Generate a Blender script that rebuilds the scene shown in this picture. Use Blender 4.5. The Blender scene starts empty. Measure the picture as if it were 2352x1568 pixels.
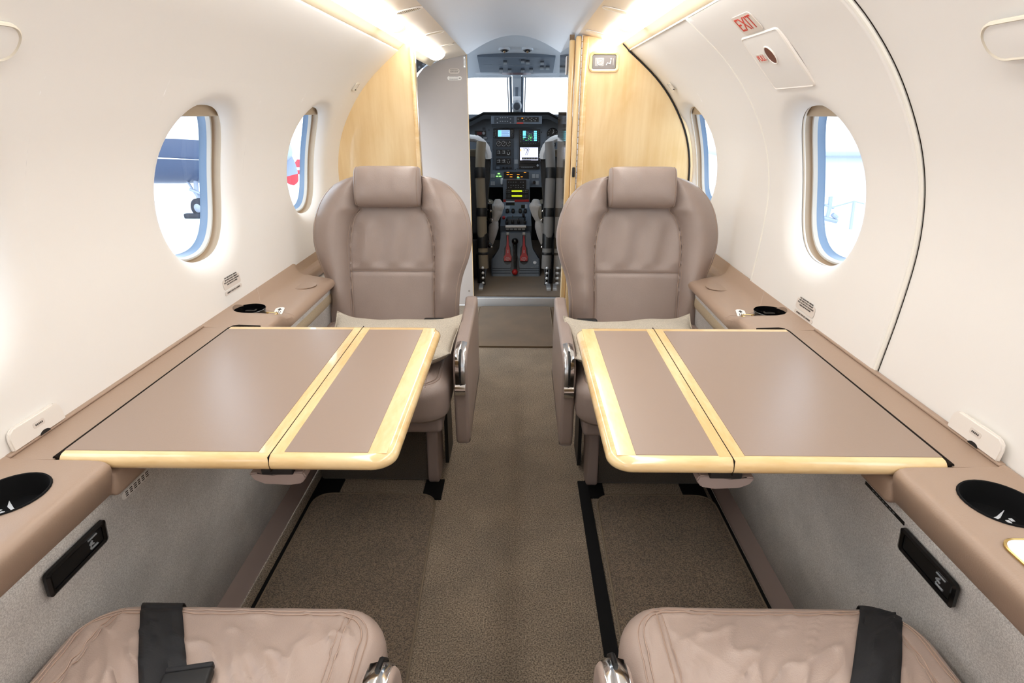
import bpy, bmesh, math, random
from mathutils import Vector, Matrix, noise
random.seed(7)
S = bpy.context.scene
COL = S.collection
PI = math.pi
R = math.radians

# ------------------------------------------------------------------ camera
cam_d = bpy.data.cameras.new('camera')
cam_d.sensor_width = 36.0
cam_d.lens = 36.0 * 1237.0 / 2352.0
cam_d.clip_start = 0.02
cam_d.clip_end = 500
cam = bpy.data.objects.new('camera', cam_d)
COL.objects.link(cam)
CX, CH = 0.03, 1.16
cam.location = (CX, 0, CH)
PITCH, YAW = 23.0755, 0.8096
cam.rotation_euler = (R(90 - PITCH), 0, R(YAW))
S.camera = cam

# ------------------------------------------------------------------ world, exposure
W = bpy.data.worlds.new('overcast')
S.world = W
W.use_nodes = True
nt = W.node_tree
bg = nt.nodes['Background']
tc = nt.nodes.new('ShaderNodeTexCoord')
sep = nt.nodes.new('ShaderNodeSeparateXYZ')
rmp = nt.nodes.new('ShaderNodeValToRGB')
nt.links.new(tc.outputs['Generated'], sep.inputs[0])
nt.links.new(sep.outputs['Z'], rmp.inputs[0])
nt.links.new(rmp.outputs[0], bg.inputs[0])
rmp.color_ramp.elements[0].color = (0.86, 0.93, 1.0, 1)
rmp.color_ramp.elements[1].color = (0.78, 0.89, 1.0, 1)
SKY = 2.9
STRIP = 8.2
bg.inputs[1].default_value = SKY
S.view_settings.view_transform = 'Standard'
S.view_settings.look = 'None'
S.view_settings.gamma = 1
S.view_settings.use_curve_mapping = False
S.view_settings.exposure = 0.38
S.cycles.max_bounces = 12
S.cycles.diffuse_bounces = 8
S.cycles.glossy_bounces = 5
S.cycles.transparent_max_bounces = 16
S.cycles.sample_clamp_indirect = 8
S.cycles.caustics_reflective = False

# ------------------------------------------------------------------ survey helper: the point where a sight line meets a plane
_th, _ps = R(PITCH), R(YAW)
_fw = Vector((-math.sin(_ps) * math.cos(_th), math.cos(_ps) * math.cos(_th), -math.sin(_th)))
_rt = Vector((math.cos(_ps), math.sin(_ps), 0))
_up = _rt.cross(_fw)
_C = Vector((CX, 0, CH))


def ray(x, y):
    return _fw + _rt * ((x - 1176) / 1237.0) - _up * ((y - 784) / 1237.0)


def at(x, y, Y):
    r = ray(x, y)
    return _C + r * (Y / r.y)


def onz(x, y, z):
    r = ray(x, y)
    return _C + r * ((z - CH) / r.z)


def onplane(x, y, P0, n):
    r = ray(x, y)
    return _C + r * ((Vector(P0) - _C).dot(n) / r.dot(n))


# ------------------------------------------------------------------ materials
MATS = {}


def srgb(r, g, b):
    f = lambda c: c / 255 / 12.92 if c / 255 <= 0.04045 else ((c / 255 + 0.055) / 1.055) ** 2.4
    return (f(r), f(g), f(b), 1)


def mat(name, col, rough=0.5, metal=0.0, spec=0.5, bump=0.0, bscale=200, var=0.0, vscale=20, emit=0.0, coat=0.0, sheen=0.0,
        stretch=None, ecol=None):
    m = bpy.data.materials.new(name)
    m.use_nodes = True
    t = m.node_tree
    b = t.nodes['Principled BSDF']
    c = srgb(*col)
    b.inputs['Base Color'].default_value = c
    b.inputs['Roughness'].default_value = rough
    b.inputs['Metallic'].default_value = metal
    b.inputs['Specular IOR Level'].default_value = spec
    b.inputs['Coat Weight'].default_value = coat
    b.inputs['Coat Roughness'].default_value = 0.08
    b.inputs['Sheen Weight'].default_value = sheen
    tcn = t.nodes.new('ShaderNodeTexCoord')
    src = tcn.outputs['Object']
    if stretch:
        mp = t.nodes.new('ShaderNodeMapping')
        mp.inputs['Scale'].default_value = stretch
        t.links.new(src, mp.inputs[0])
        src = mp.outputs[0]
    if bump:
        n = t.nodes.new('ShaderNodeTexNoise')
        n.inputs['Scale'].default_value = bscale
        n.inputs['Detail'].default_value = 3
        t.links.new(src, n.inputs['Vector'])
        bp = t.nodes.new('ShaderNodeBump')
        bp.inputs['Strength'].default_value = bump
        bp.inputs['Distance'].default_value = 0.002
        t.links.new(n.outputs[0], bp.inputs['Height'])
        t.links.new(bp.outputs[0], b.inputs['Normal'])
    if var:
        n2 = t.nodes.new('ShaderNodeTexNoise')
        n2.inputs['Scale'].default_value = vscale
        n2.inputs['Detail'].default_value = 4
        t.links.new(src, n2.inputs['Vector'])
        rp = t.nodes.new('ShaderNodeValToRGB')
        lo = [max(0, x * (1 - var)) for x in c[:3]] + [1]
        hi = [min(1, x * (1 + var)) for x in c[:3]] + [1]
        rp.color_ramp.elements[0].position = 0.3
        rp.color_ramp.elements[1].position = 0.7
        rp.color_ramp.elements[0].color = lo
        rp.color_ramp.elements[1].color = hi
        t.links.new(n2.outputs[0], rp.inputs[0])
        t.links.new(rp.outputs[0], b.inputs['Base Color'])
    if emit:
        b.inputs['Emission Color'].default_value = srgb(*(ecol or col))
        b.inputs['Emission Strength'].default_value = emit
    MATS[name] = m
    return m


def wood(name, c1, c2, rough=0.25, coat=0.6, scale=(9, 9, 1.2), freq=3.0):
    m = bpy.data.materials.new(name)
    m.use_nodes = True
    t = m.node_tree
    b = t.nodes['Principled BSDF']
    tcn = t.nodes.new('ShaderNodeTexCoord')
    mp = t.nodes.new('ShaderNodeMapping')
    mp.inputs['Scale'].default_value = scale
    t.links.new(tcn.outputs['Object'], mp.inputs[0])
    n1 = t.nodes.new('ShaderNodeTexNoise')
    n1.inputs['Scale'].default_value = 1.0
    n1.inputs['Detail'].default_value = 5
    n1.inputs['Distortion'].default_value = 1.2
    t.links.new(mp.outputs[0], n1.inputs['Vector'])
    mp2 = t.nodes.new('ShaderNodeMapping')
    mp2.inputs['Scale'].default_value = tuple(s * 14 if s > 2 else s * 1.5 for s in scale)
    t.links.new(tcn.outputs['Object'], mp2.inputs[0])
    n2 = t.nodes.new('ShaderNodeTexNoise')
    n2.inputs['Scale'].default_value = 1.0
    n2.inputs['Detail'].default_value = 3
    t.links.new(mp2.outputs[0], n2.inputs['Vector'])
    mx = t.nodes.new('ShaderNodeMath')
    mx.operation = 'MULTIPLY_ADD'
    mx.inputs[1].default_value = 0.22
    t.links.new(n2.outputs[0], mx.inputs[0])
    ad = t.nodes.new('ShaderNodeMath')
    ad.operation = 'MULTIPLY'
    ad.inputs[1].default_value = 0.78
    t.links.new(n1.outputs[0], ad.inputs[0])
    t.links.new(ad.outputs[0], mx.inputs[2])
    rp = t.nodes.new('ShaderNodeValToRGB')
    rp.color_ramp.elements[0].position = 0.38
    rp.color_ramp.elements[1].position = 0.62
    rp.color_ramp.elements[0].color = srgb(*c1)
    rp.color_ramp.elements[1].color = srgb(*c2)
    t.links.new(mx.outputs[0], rp.inputs[0])
    t.links.new(rp.outputs[0], b.inputs['Base Color'])
    b.inputs['Roughness'].default_value = rough
    b.inputs['Coat Weight'].default_value = coat
    b.inputs['Coat Roughness'].default_value = 0.06
    MATS[name] = m
    return m


def carpet(name, dark, light, sc=350, strength=1.0):
    m = bpy.data.materials.new(name)
    m.use_nodes = True
    t = m.node_tree
    b = t.nodes['Principled BSDF']
    tcn = t.nodes.new('ShaderNodeTexCoord')
    n = t.nodes.new('ShaderNodeTexNoise')
    n.inputs['Scale'].default_value = sc
    n.inputs['Detail'].default_value = 4
    n.inputs['Roughness'].default_value = 0.85
    t.links.new(tcn.outputs['Object'], n.inputs['Vector'])
    rp = t.nodes.new('ShaderNodeValToRGB')
    rp.color_ramp.elements[0].position = 0.43
    rp.color_ramp.elements[1].position = 0.57
    rp.color_ramp.elements[0].color = srgb(*dark)
    rp.color_ramp.elements[1].color = srgb(*light)
    t.links.new(n.outputs[0], rp.inputs[0])
    n3 = t.nodes.new('ShaderNodeTexNoise')
    n3.inputs['Scale'].default_value = 7
    n3.inputs['Detail'].default_value = 3
    t.links.new(tcn.outputs['Object'], n3.inputs['Vector'])
    r3 = t.nodes.new('ShaderNodeMapRange')
    r3.inputs['From Min'].default_value = 0.3
    r3.inputs['From Max'].default_value = 0.7
    r3.inputs['To Min'].default_value = 0.82
    r3.inputs['To Max'].default_value = 1.12
    t.links.new(n3.outputs[0], r3.inputs['Value'])
    mul = t.nodes.new('ShaderNodeVectorMath')
    mul.operation = 'SCALE'
    t.links.new(rp.outputs[0], mul.inputs[0])
    t.links.new(r3.outputs[0], mul.inputs['Scale'])
    t.links.new(mul.outputs[0], b.inputs['Base Color'])
    bp = t.nodes.new('ShaderNodeBump')
    bp.inputs['Strength'].default_value = strength
    bp.inputs['Distance'].default_value = 0.004
    t.links.new(n.outputs[0], bp.inputs['Height'])
    t.links.new(bp.outputs[0], b.inputs['Normal'])
    b.inputs['Roughness'].default_value = 0.95
    b.inputs['Specular IOR Level'].default_value = 0.1
    b.inputs['Sheen Weight'].default_value = 0.3
    MATS[name] = m
    return m


def glass(name, tint, refl=0.06):
    m = bpy.data.materials.new(name)
    m.use_nodes = True
    t = m.node_tree
    for n in list(t.nodes):
        t.nodes.remove(n)
    o = t.nodes.new('ShaderNodeOutputMaterial')
    mx = t.nodes.new('ShaderNodeMixShader')
    tr = t.nodes.new('ShaderNodeBsdfTransparent')
    tr.inputs[0].default_value = (*tint, 1)
    gl = t.nodes.new('ShaderNodeBsdfGlossy')
    gl.inputs['Roughness'].default_value = 0.02
    mx.inputs[0].default_value = refl
    t.links.new(tr.outputs[0], mx.inputs[1])
    t.links.new(gl.outputs[0], mx.inputs[2])
    t.links.new(mx.outputs[0], o.inputs[0])
    MATS[name] = m
    return m


mat('cream', (236, 234, 230), 0.55, spec=0.35, bump=0.05, bscale=60)
mat('cream_gloss', (234, 229, 222), 0.28, spec=0.5)
mat('headliner', (230, 231, 233), 0.27, spec=0.6, bump=0.25, bscale=420)
mat('shoulder', (222, 208, 188), 0.34, spec=0.5, bump=0.1, bscale=420)
mat('valance', (230, 216, 188), 0.35)
mat('dark_gap', (30, 24, 20), 0.8, spec=0.1)
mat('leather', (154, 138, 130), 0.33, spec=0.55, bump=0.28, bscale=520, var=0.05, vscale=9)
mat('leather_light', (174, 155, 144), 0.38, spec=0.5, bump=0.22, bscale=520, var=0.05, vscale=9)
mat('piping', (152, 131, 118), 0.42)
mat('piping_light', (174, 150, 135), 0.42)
mat('stitch', (178, 157, 142), 0.55)
mat('ledge_vinyl', (164, 141, 123), 0.38, spec=0.45, bump=0.15, bscale=500)
mat('table_inlay', (152, 132, 118), 0.33, spec=0.5, bump=0.05, bscale=600)
wood('maple', (224, 190, 134), (240, 214, 166), 0.3, 0.8, (4.5, 4.5, 2.0))
wood('maple_edge', (228, 190, 130), (243, 214, 162), 0.22, 0.9, (3, 12, 12))
wood('maple_edge_y', (224, 184, 122), (240, 210, 155), 0.22, 0.9, (12, 3, 12))
wood('gloss_panel', (122, 98, 70), (146, 118, 86), 0.08, 1.0)
mat('mauve_plastic', (146, 130, 124), 0.45)
mat('grey_laminate', (188, 180, 176), 0.42, bump=0.08, bscale=300, var=0.04, vscale=4)
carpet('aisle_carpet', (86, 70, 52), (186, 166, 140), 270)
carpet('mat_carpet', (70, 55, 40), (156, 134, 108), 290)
carpet('plush_mat', (86, 68, 47), (128, 105, 78), 600, 0.5)
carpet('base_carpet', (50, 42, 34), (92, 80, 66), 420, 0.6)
carpet('dado_carpet', (205, 202, 198), (246, 244, 240), 420, 0.6)
mat('dado_roll', (200, 184, 156), 0.9, bump=0.4, bscale=500, var=0.12, vscale=300)
mat('black', (18, 18, 19), 0.45)
mat('black_rough', (14, 14, 15), 0.85, spec=0.2)
mat('black_gloss', (10, 10, 11), 0.2)
mat('belt', (26, 26, 29), 0.55, bump=0.4, bscale=700, stretch=(1, 6, 1))
mat('chrome', (225, 225, 225), 0.12, metal=1.0)
mat('steel', (205, 208, 212), 0.40, metal=0.55, bump=0.1, bscale=90, stretch=(1, 30, 1))
mat('brass', (205, 175, 110), 0.25, metal=1.0)
mat('linen', (190, 181, 166), 0.9, spec=0.1, bump=1.0, bscale=380, var=0.16, vscale=300)
mat('seal_blue', (118, 142, 170), 0.3)
mat('rim_shadow', (206, 198, 182), 0.4)
mat('ring_white', (240, 238, 230), 0.35)
mat('window_ring', (196, 194, 188), 0.35)
mat('reveal', (176, 156, 132), 0.5)
mat('shade', (190, 174, 150), 0.35)
mat('cockpit_grey', (96, 107, 120), 0.5, var=0.06, vscale=12)
mat('cockpit_dark', (54, 61, 70), 0.55)
mat('header_grey', (206, 212, 218), 0.5)
mat('glareshield', (30, 36, 42), 0.75)
mat('panel_black', (14, 15, 18), 0.35)
mat('white_mark', (225, 228, 232), 0.5)
mat('grey_mark', (150, 156, 162), 0.6)
mat('print_dark', (70, 66, 62), 0.7)
mat('placard', (222, 214, 206), 0.4)
mat('placard_white', (246, 244, 240), 0.35)
mat('red_print', (205, 62, 48), 0.5)
mat('red', (178, 36, 38), 0.4)
mat('red_dark', (90, 22, 24), 0.35)
mat('sheepskin', (205, 205, 206), 0.95, bump=1.0, bscale=160, sheen=0.6)
mat('tan_fabric', (128, 120, 104), 0.85, bump=0.4, bscale=300)
mat('tube_grey', (118, 116, 114), 0.7)
mat('lamp', (255, 247, 232), 0.4, emit=STRIP, ecol=(255, 253, 250))
mat('lamp_rib', (235, 225, 205), 0.4, emit=0.7, ecol=(255, 240, 218))
mat('lcd_blue', (150, 190, 235), 0.3, emit=0.9)
mat('lcd_white', (212, 214, 240), 0.3, emit=0.9)
mat('lcd_dark', (20, 40, 70), 0.3, emit=0.25)
mat('lcd_cyan', (120, 220, 240), 0.3, emit=0.9)
mat('lcd_green', (90, 220, 110), 0.3, emit=0.9)
mat('lcd_yellow', (200, 220, 30), 0.3, emit=0.75)
mat('lit_amber', (255, 150, 40), 0.3, emit=1.4)
mat('lit_green', (150, 255, 120), 0.3, emit=1.5)
mat('lit_yellow', (255, 200, 60), 0.3, emit=1.3)
mat('lit_teal', (130, 240, 200), 0.3, emit=1.0)
mat('apron', (226, 230, 236), 0.8, var=0.03, vscale=0.3)
mat('aircraft_white', (236, 240, 246), 0.4)
mat('aircraft_blue', (58, 72, 98), 0.3)
mat('tyre', (40, 44, 54), 0.7)
mat('gear_grey', (150, 160, 178), 0.5)
mat('outside_red', (200, 60, 70), 0.6)
mat('screen_grey', (128, 122, 120), 0.35)
mat('screen_light', (170, 168, 166), 0.35)
glass('pane', (0.94, 0.97, 1.0), 0.05)
glass('windscreen', (0.96, 0.98, 1.0), 0.04)


# ------------------------------------------------------------------ mesh helpers
def link(name, bm, m, parent=None, smooth=True, sharp=40, recalc=True):
    if recalc:
        bmesh.ops.recalc_face_normals(bm, faces=bm.faces)
    me = bpy.data.meshes.new(name)
    bm.to_mesh(me)
    bm.free()
    o = bpy.data.objects.new(name, me)
    COL.objects.link(o)
    me.materials.append(MATS[m])
    if smooth:
        me.polygons.foreach_set('use_smooth', [True] * len(me.polygons))
        me.set_sharp_from_angle(angle=R(sharp))
    if parent is not None:
        base = Vector((0, 0, 0))
        p = parent
        while p is not None:
            base += p.location
            p = p.parent
        me.transform(Matrix.Translation(-base))
        o.parent = parent
    return o


def tag(o, label, cat, group=None):
    o['label'] = label
    o['category'] = cat
    if group:
        o['group'] = group
    return o


def thing(name, label, cat, loc, group=None):
    o = bpy.data.objects.new(name, None)
    o.empty_display_size = 0.05
    COL.objects.link(o)
    o.location = loc
    return tag(o, label, cat, group)


def struct(o, label=None):
    o['kind'] = 'structure'
    if label:
        o['label'] = label
    return o


def structe(name, loc):
    o = bpy.data.objects.new(name, None)
    o.empty_display_size = 0.05
    COL.objects.link(o)
    o.location = loc
    o['kind'] = 'structure'
    return o


def add_box(bm, c, s, bev=0.0, seg=3, rot=None):
    ret = bmesh.ops.create_cube(bm, size=1.0)
    vs = ret['verts']
    M = Matrix.Translation(Vector(c)) @ (rot.to_4x4() if rot else Matrix()) @ Matrix.Diagonal((s[0], s[1], s[2], 1))
    bmesh.ops.transform(bm, matrix=M, verts=vs)
    if bev > 0:
        es = list({e for v in vs for e in v.link_edges})
        bmesh.ops.bevel(bm, geom=es, offset=min(bev, min(s) * 0.49), segments=seg, profile=0.5, affect='EDGES')
    return bm


def box(c, s, bev=0.0, seg=3, rot=None):
    return add_box(bmesh.new(), c, s, bev, seg, rot)


def add_grid(bm, pts, closed_u=False, closed_v=False):
    """pts[i][j] -> quads"""
    V = [[bm.verts.new(p) for p in row] for row in pts]
    n, m = len(V), len(V[0])
    for i in range(n if closed_u else n - 1):
        for j in range(m if closed_v else m - 1):
            a, b, c, d = V[i][j], V[(i + 1) % n][j], V[(i + 1) % n][(j + 1) % m], V[i][(j + 1) % m]
            try:
                bm.faces.new((a, b, c, d))
            except ValueError:
                pass
    return V


def add_tube(bm, path, r, seg=8, cap=True, closed=False, flat=1.0):
    path = [Vector(p) for p in path]
    n = len(path)
    rows = []
    prev = None
    for i, p in enumerate(path):
        if closed:
            d = path[(i + 1) % n] - path[i - 1]
        else:
            d = path[min(i + 1, n - 1)] - path[max(i - 1, 0)]
        if d.length < 1e-9:
            d = Vector((0, 0, 1))
        d.normalize()
        if prev is None:
            a = d.orthogonal().normalized()
        else:
            a = (prev - d * prev.dot(d))
            a = a.normalized() if a.length > 1e-6 else d.orthogonal().normalized()
        prev = a
        b = d.cross(a)
        rr = r[i] if isinstance(r, (list, tuple)) else r
        rows.append([p + a * (rr * math.cos(2 * PI * k / seg)) + b * (rr * flat * math.sin(2 * PI * k / seg)) for k in range(seg)])
    V = add_grid(bm, rows, closed_u=closed, closed_v=True)
    if cap and not closed:
        bm.faces.new(V[0])
        bm.faces.new(V[-1])
    return bm


def tube(path, r, seg=8, **k):
    return add_tube(bmesh.new(), path, r, seg, **k)


def add_lathe(bm, prof, c, axis=Vector((0, 0, 1)), seg=32, capa=True, capb=True, sx=1.0, sy=1.0):
    axis = Vector(axis).normalized()
    q = Vector((0, 0, 1)).rotation_difference(axis)
    rows = []
    for r, h in prof:
        rows.append([Vector(c) + q @ Vector((r * sx * math.cos(2 * PI * k / seg), r * sy * math.sin(2 * PI * k / seg), h)) for k in range(seg)])
    V = add_grid(bm, rows, closed_v=True)
    if capa and prof[0][0] > 1e-5:
        bm.faces.new(V[0])
    if capb and prof[-1][0] > 1e-5:
        bm.faces.new(V[-1])
    return bm


def lathe(*a, **k):
    return add_lathe(bmesh.new(), *a, **k)


def add_prism(bm, pts, off):
    """closed polygon (3D points) thickened by vector off"""
    off = Vector(off)
    a = [bm.verts.new(Vector(p)) for p in pts]
    b = [bm.verts.new(Vector(p) + off) for p in pts]
    n = len(a)
    bm.faces.new(a)
    bm.faces.new(list(reversed(b)))
    for i in range(n):
        bm.faces.new((a[i], b[i], b[(i + 1) % n], a[(i + 1) % n]))
    return bm


def prism(pts, off):
    return add_prism(bmesh.new(), pts, off)


def rrect(w, h, r, n=6):
    """rounded rectangle outline, centred, half sizes w h"""
    r = max(min(r, w * 0.999, h * 0.999), 1e-4)
    out = []
    for cx, cy, a0 in ((w - r, h - r, 0), (-w + r, h - r, 90), (-w + r, -h + r, 180), (w - r, -h + r, 270)):
        for k in range(n + 1):
            a = R(a0 + 90 * k / n)
            out.append((cx + r * math.cos(a), cy + r * math.sin(a)))
    return out


def frame_of(o, ux, uy):
    """matrix with local x = ux, y = uy at o"""
    ux = Vector(ux).normalized()
    uz = ux.cross(Vector(uy)).normalized()
    uy = uz.cross(ux)
    M = Matrix((ux, uy, uz)).transposed().to_4x4()
    M.translation = Vector(o)
    return M


def plate(M, w, h, r, t, n=5):
    """rounded plate centred at frame M, half sizes w,h, thickness t along local z"""
    return prism([M @ Vector((x, y, 0)) for x, y in rrect(w, h, r, n)], (M.to_3x3() @ Vector((0, 0, 1))) * t)


def ringplate(M, w, h, r, wi, hi, ri, t, n=6):
    """rounded frame with a hole, extruded t, slightly domed"""
    bm = bmesh.new()
    o = rrect(w, h, r, n)
    i = rrect(wi, hi, ri, n)
    mid = [((a[0] + b[0]) / 2, (a[1] + b[1]) / 2) for a, b in zip(o, i)]
    rows = [[M @ Vector((x, y, 0)) for x, y in o], [M @ Vector((x, y, t * 0.7)) for x, y in o], [M @ Vector((x, y, t)) for x, y in mid],
            [M @ Vector((x, y, t * 0.7)) for x, y in i], [M @ Vector((x, y, 0)) for x, y in i]]
    add_grid(bm, rows, closed_v=True)
    return bm


def text(name, s, M, size, m, parent, ext=0.0003, ax='CENTER', sx=1.0):
    """real letters, turned into mesh"""
    cu = bpy.data.curves.new(name, 'FONT')
    cu.body = s
    cu.size = size
    cu.extrude = ext
    cu.align_x = ax
    cu.align_y = 'CENTER'
    cu.space_line = 1.15
    cu.resolution_u = 3
    tmp = bpy.data.objects.new(name, cu)
    COL.objects.link(tmp)
    bpy.context.view_layer.update()
    me = bpy.data.meshes.new_from_object(tmp.evaluated_get(bpy.context.evaluated_depsgraph_get()))
    bpy.data.objects.remove(tmp)
    me.name = name
    me.transform(M @ Matrix.Diagonal((sx, 1, 1, 1)))
    o = bpy.data.objects.new(name, me)
    COL.objects.link(o)
    me.materials.clear()
    me.materials.append(MATS[m])
    if parent is not None:
        base = Vector((0, 0, 0))
        p = parent
        while p is not None:
            base += p.location
            p = p.parent
        me.transform(Matrix.Translation(-base))
        o.parent = parent
    return o


def boolean_cut(o, cutters):
    for cut in cutters:
        md = o.modifiers.new('cut', 'BOOLEAN')
        md.operation = 'DIFFERENCE'
        md.solver = 'EXACT'
        md.object = cut
    bpy.context.view_layer.update()
    me = bpy.data.meshes.new_from_object(o.evaluated_get(bpy.context.evaluated_depsgraph_get()))
    o.modifiers.clear()
    old = o.data
    o.data = me
    me.name = old.name
    for cut in cutters:
        bpy.data.objects.remove(cut)
    me.polygons.foreach_set('use_smooth', [True] * len(me.polygons))
    me.set_sharp_from_angle(angle=R(40))


def lerp(a, b, t):
    return a + (b - a) * t


def interp(tab, t):
    if t <= tab[0][0]:
        return tab[0][1]
    for (a, va), (b, vb) in zip(tab, tab[1:]):
        if t <= b:
            k = (t - a) / (b - a)
            return va + (vb - va) * k
    return tab[-1][1]


def catmull(tab, t):
    n = len(tab)
    if t <= tab[0][0]:
        return tab[0][1]
    if t >= tab[-1][0]:
        return tab[-1][1]
    for i in range(n - 1):
        if t <= tab[i + 1][0]:
            break
    x1, y1 = tab[i]
    x2, y2 = tab[i + 1]
    x0, y0 = tab[i - 1] if i > 0 else (2 * x1 - x2, 2 * y1 - y2)
    x3, y3 = tab[i + 2] if i + 2 < n else (2 * x2 - x1, 2 * y2 - y1)
    k = (t - x1) / (x2 - x1)
    m1 = (y2 - y0) / (x2 - x0) * (x2 - x1)
    m2 = (y3 - y1) / (x3 - x1) * (x2 - x1)
    return ((2 * k ** 3 - 3 * k ** 2 + 1) * y1 + (k ** 3 - 2 * k ** 2 + k) * m1 + (-2 * k ** 3 + 3 * k ** 2) * y2 + (k ** 3 - k ** 2) * m2)


def puffy(prof, x0, x1, r, T, n=6, per=5):
    """side outline (y, z) swept from x0 to x1 with rounded shoulders"""
    m = len(prof)
    pts = []
    for i in range(m):
        p0, p1, p2, p3 = (Vector(prof[(i + k) % m]) for k in (-1, 0, 1, 2))
        for q in range(per):
            t = q / per
            pts.append(0.5 * ((2 * p1) + (p2 - p0) * t + (2 * p0 - 5 * p1 + 4 * p2 - p3) * t * t + (3 * p1 - p0 - 3 * p2 + p3) * t ** 3))
    N = len(pts)
    area = sum(pts[i].x * pts[(i + 1) % N].y - pts[(i + 1) % N].x * pts[i].y for i in range(N))
    sg = 1 if area > 0 else -1
    nr = []
    for i in range(N):
        d = (pts[(i + 1) % N] - pts[i - 1]).normalized()
        nr.append(Vector((d.y, -d.x)) * sg)
    rows = []
    for a in [PI / 2 * k / n for k in range(n + 1)]:
        d = r * (1 - math.sin(a))
        rows.append([T(x0 + r * (1 - math.cos(a)), *(p - q * d)) for p, q in zip(pts, nr)])
    for a in [PI / 2 * k / n for k in range(n, -1, -1)]:
        d = r * (1 - math.sin(a))
        rows.append([T(x1 - r * (1 - math.cos(a)), *(p - q * d)) for p, q in zip(pts, nr)])
    bm = bmesh.new()
    V = add_grid(bm, rows, closed_v=True)
    bm.faces.new(V[0])
    bm.faces.new(V[-1])
    return bm


# ------------------------------------------------------------------ cabin shell
YA, YF = -2.60, 2.455          # aft end, forward wooden partitions
YD = -1.27                     # unseen cargo opening on the left aft of here, added to let in daylight
_wp = [(0.752, 0.58), (0.758, 0.67), (0.766, 0.80), (0.766, 0.92), (0.752, 1.01), (0.727, 1.085), (0.690, 1.155), (0.642, 1.225),
       (0.585, 1.288), (0.525, 1.340), (0.466, 1.386)]
_cum = [0.0]
for (a, b), (c, d) in zip(_wp, _wp[1:]):
    _cum.append(_cum[-1] + math.hypot(c - a, d - b))
SL = _cum[-1]
_tx = [(s, p[0]) for s, p in zip(_cum, _wp)]
_tz = [(s, p[1]) for s, p in zip(_cum, _wp)]


def wall_xz(s):
    return catmull(_tx, s), catmull(_tz, s)


def s_of_z(z):
    lo, hi = 0.0, SL
    for _ in range(40):
        m = (lo + hi) / 2
        if wall_xz(m)[1] < z:
            lo = m
        else:
            hi = m
    return (lo + hi) / 2


def wall_pt(side, Y, s, out=0.0):
    x, z = wall_xz(s)
    x2, z2 = wall_xz(min(s + 0.004, SL + 0.004) if s < SL - 0.004 else s - 0.004)
    tx, tz = x2 - x, z2 - z
    if s >= SL - 0.004:
        tx, tz = -tx, -tz
    l = math.hypot(tx, tz)
    tx, tz = tx / l, tz / l
    nx, nz = tz, -tx            # outward
    return Vector((side * (x + nx * out), Y, z + nz * out))


def wall_M(side, Y, s, out=0.0):
    """frame facing into the cabin: x to the viewer's right, y up the wall"""
    p = wall_pt(side, Y, s, out)
    up = wall_pt(side, Y, s + 0.01, out) - wall_pt(side, Y, s - 0.01, out)
    right = Vector((0, 1 if side < 0 else -1, 0))
    return frame_of(p, right, up)


SC = s_of_z(0.990)
HA, HB = 0.150, 0.184          # window opening half sizes (along the cabin, up the wall)
PA, PB = 0.215, 0.262


def hole(th, k=1.0):
    n = 2.35
    c, s = math.cos(th), math.sin(th)
    r = (abs(c / (HA * k)) ** n + abs(s / (HB * k)) ** n) ** (-1 / n)
    return r * c, r * s


def win_patch(bm, side, Yc, off):
    ths = [2 * PI * k / 112 for k in range(112)]
    ca = math.atan2(PB, PA)
    ths = sorted(ths + [ca, PI - ca, PI + ca, 2 * PI - ca])
    ts = [0, 0.03, 0.07, 0.12, 0.18, 0.26, 0.36, 0.5, 0.65, 0.82, 1.0]
    rows = []
    for t in ts:
        row = []
        for th in ths:
            hx, hy = hole(th)
            c, s = math.cos(th), math.sin(th)
            k = min(PA / abs(c) if abs(c) > 1e-9 else 1e9, PB / abs(s) if abs(s) > 1e-9 else 1e9)
            ox, oy = k * c, k * s
            x, y = lerp(hx, ox, t), lerp(hy, oy, t)
            d = math.hypot(x - hx, y - hy)
            dep = 0.0
            if d < 0.060:
                q = 1 - d / 0.060
                dep = 0.030 * q ** 2.6
            row.append(wall_pt(side, Yc + x, SC + y, dep + off))
        rows.append(row)
    add_grid(bm, rows, closed_v=True)
    return rows[0]


def wall_mesh(side, y0, y1, wins, off=0.0, edge=0.0, s1=None):
    bm = bmesh.new()
    s1 = s1 or SL
    segs_s = [(0.0, SC - PB, 6), (SC - PB, SC + PB, 28), (SC + PB, s1, 14)]
    ys = [y0]
    for w in wins:
        ys += [w - PA, w + PA]
    ys.append(y1)
    for i in range(len(ys) - 1):
        a, b = ys[i], ys[i + 1]
        if b - a < 1e-6:
            continue
        isw = (i % 2 == 1)
        ny = max(2, int((b - a) / 0.05))
        for (c, d, ns) in segs_s:
            if d - c < 1e-5:
                continue
            if isw and abs(c - (SC - PB)) < 1e-9:
                win_patch(bm, side, (a + b) / 2, off)
                continue
            add_grid(bm, [[wall_pt(side, lerp(a, b, p / ny), lerp(c, d, q / ns), off) for q in range(ns + 1)] for p in range(ny + 1)])
    if edge:                                  # rounded returns round the panel
        for Y, sg in ((y0, -1), (y1, 1)):
            add_grid(bm, [[wall_pt(side, Y + sg * e * edge, lerp(0, s1, q / 60), off + (1 - math.sqrt(max(0, 1 - e * e))) * edge + (0.006 if e == 1 else 0)) for q in range(61)]
                          for e in (0, 0.35, 0.65, 0.87, 1.0)])
    bmesh.ops.remove_doubles(bm, verts=bm.verts, dist=0.00002)
    return bm


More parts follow.
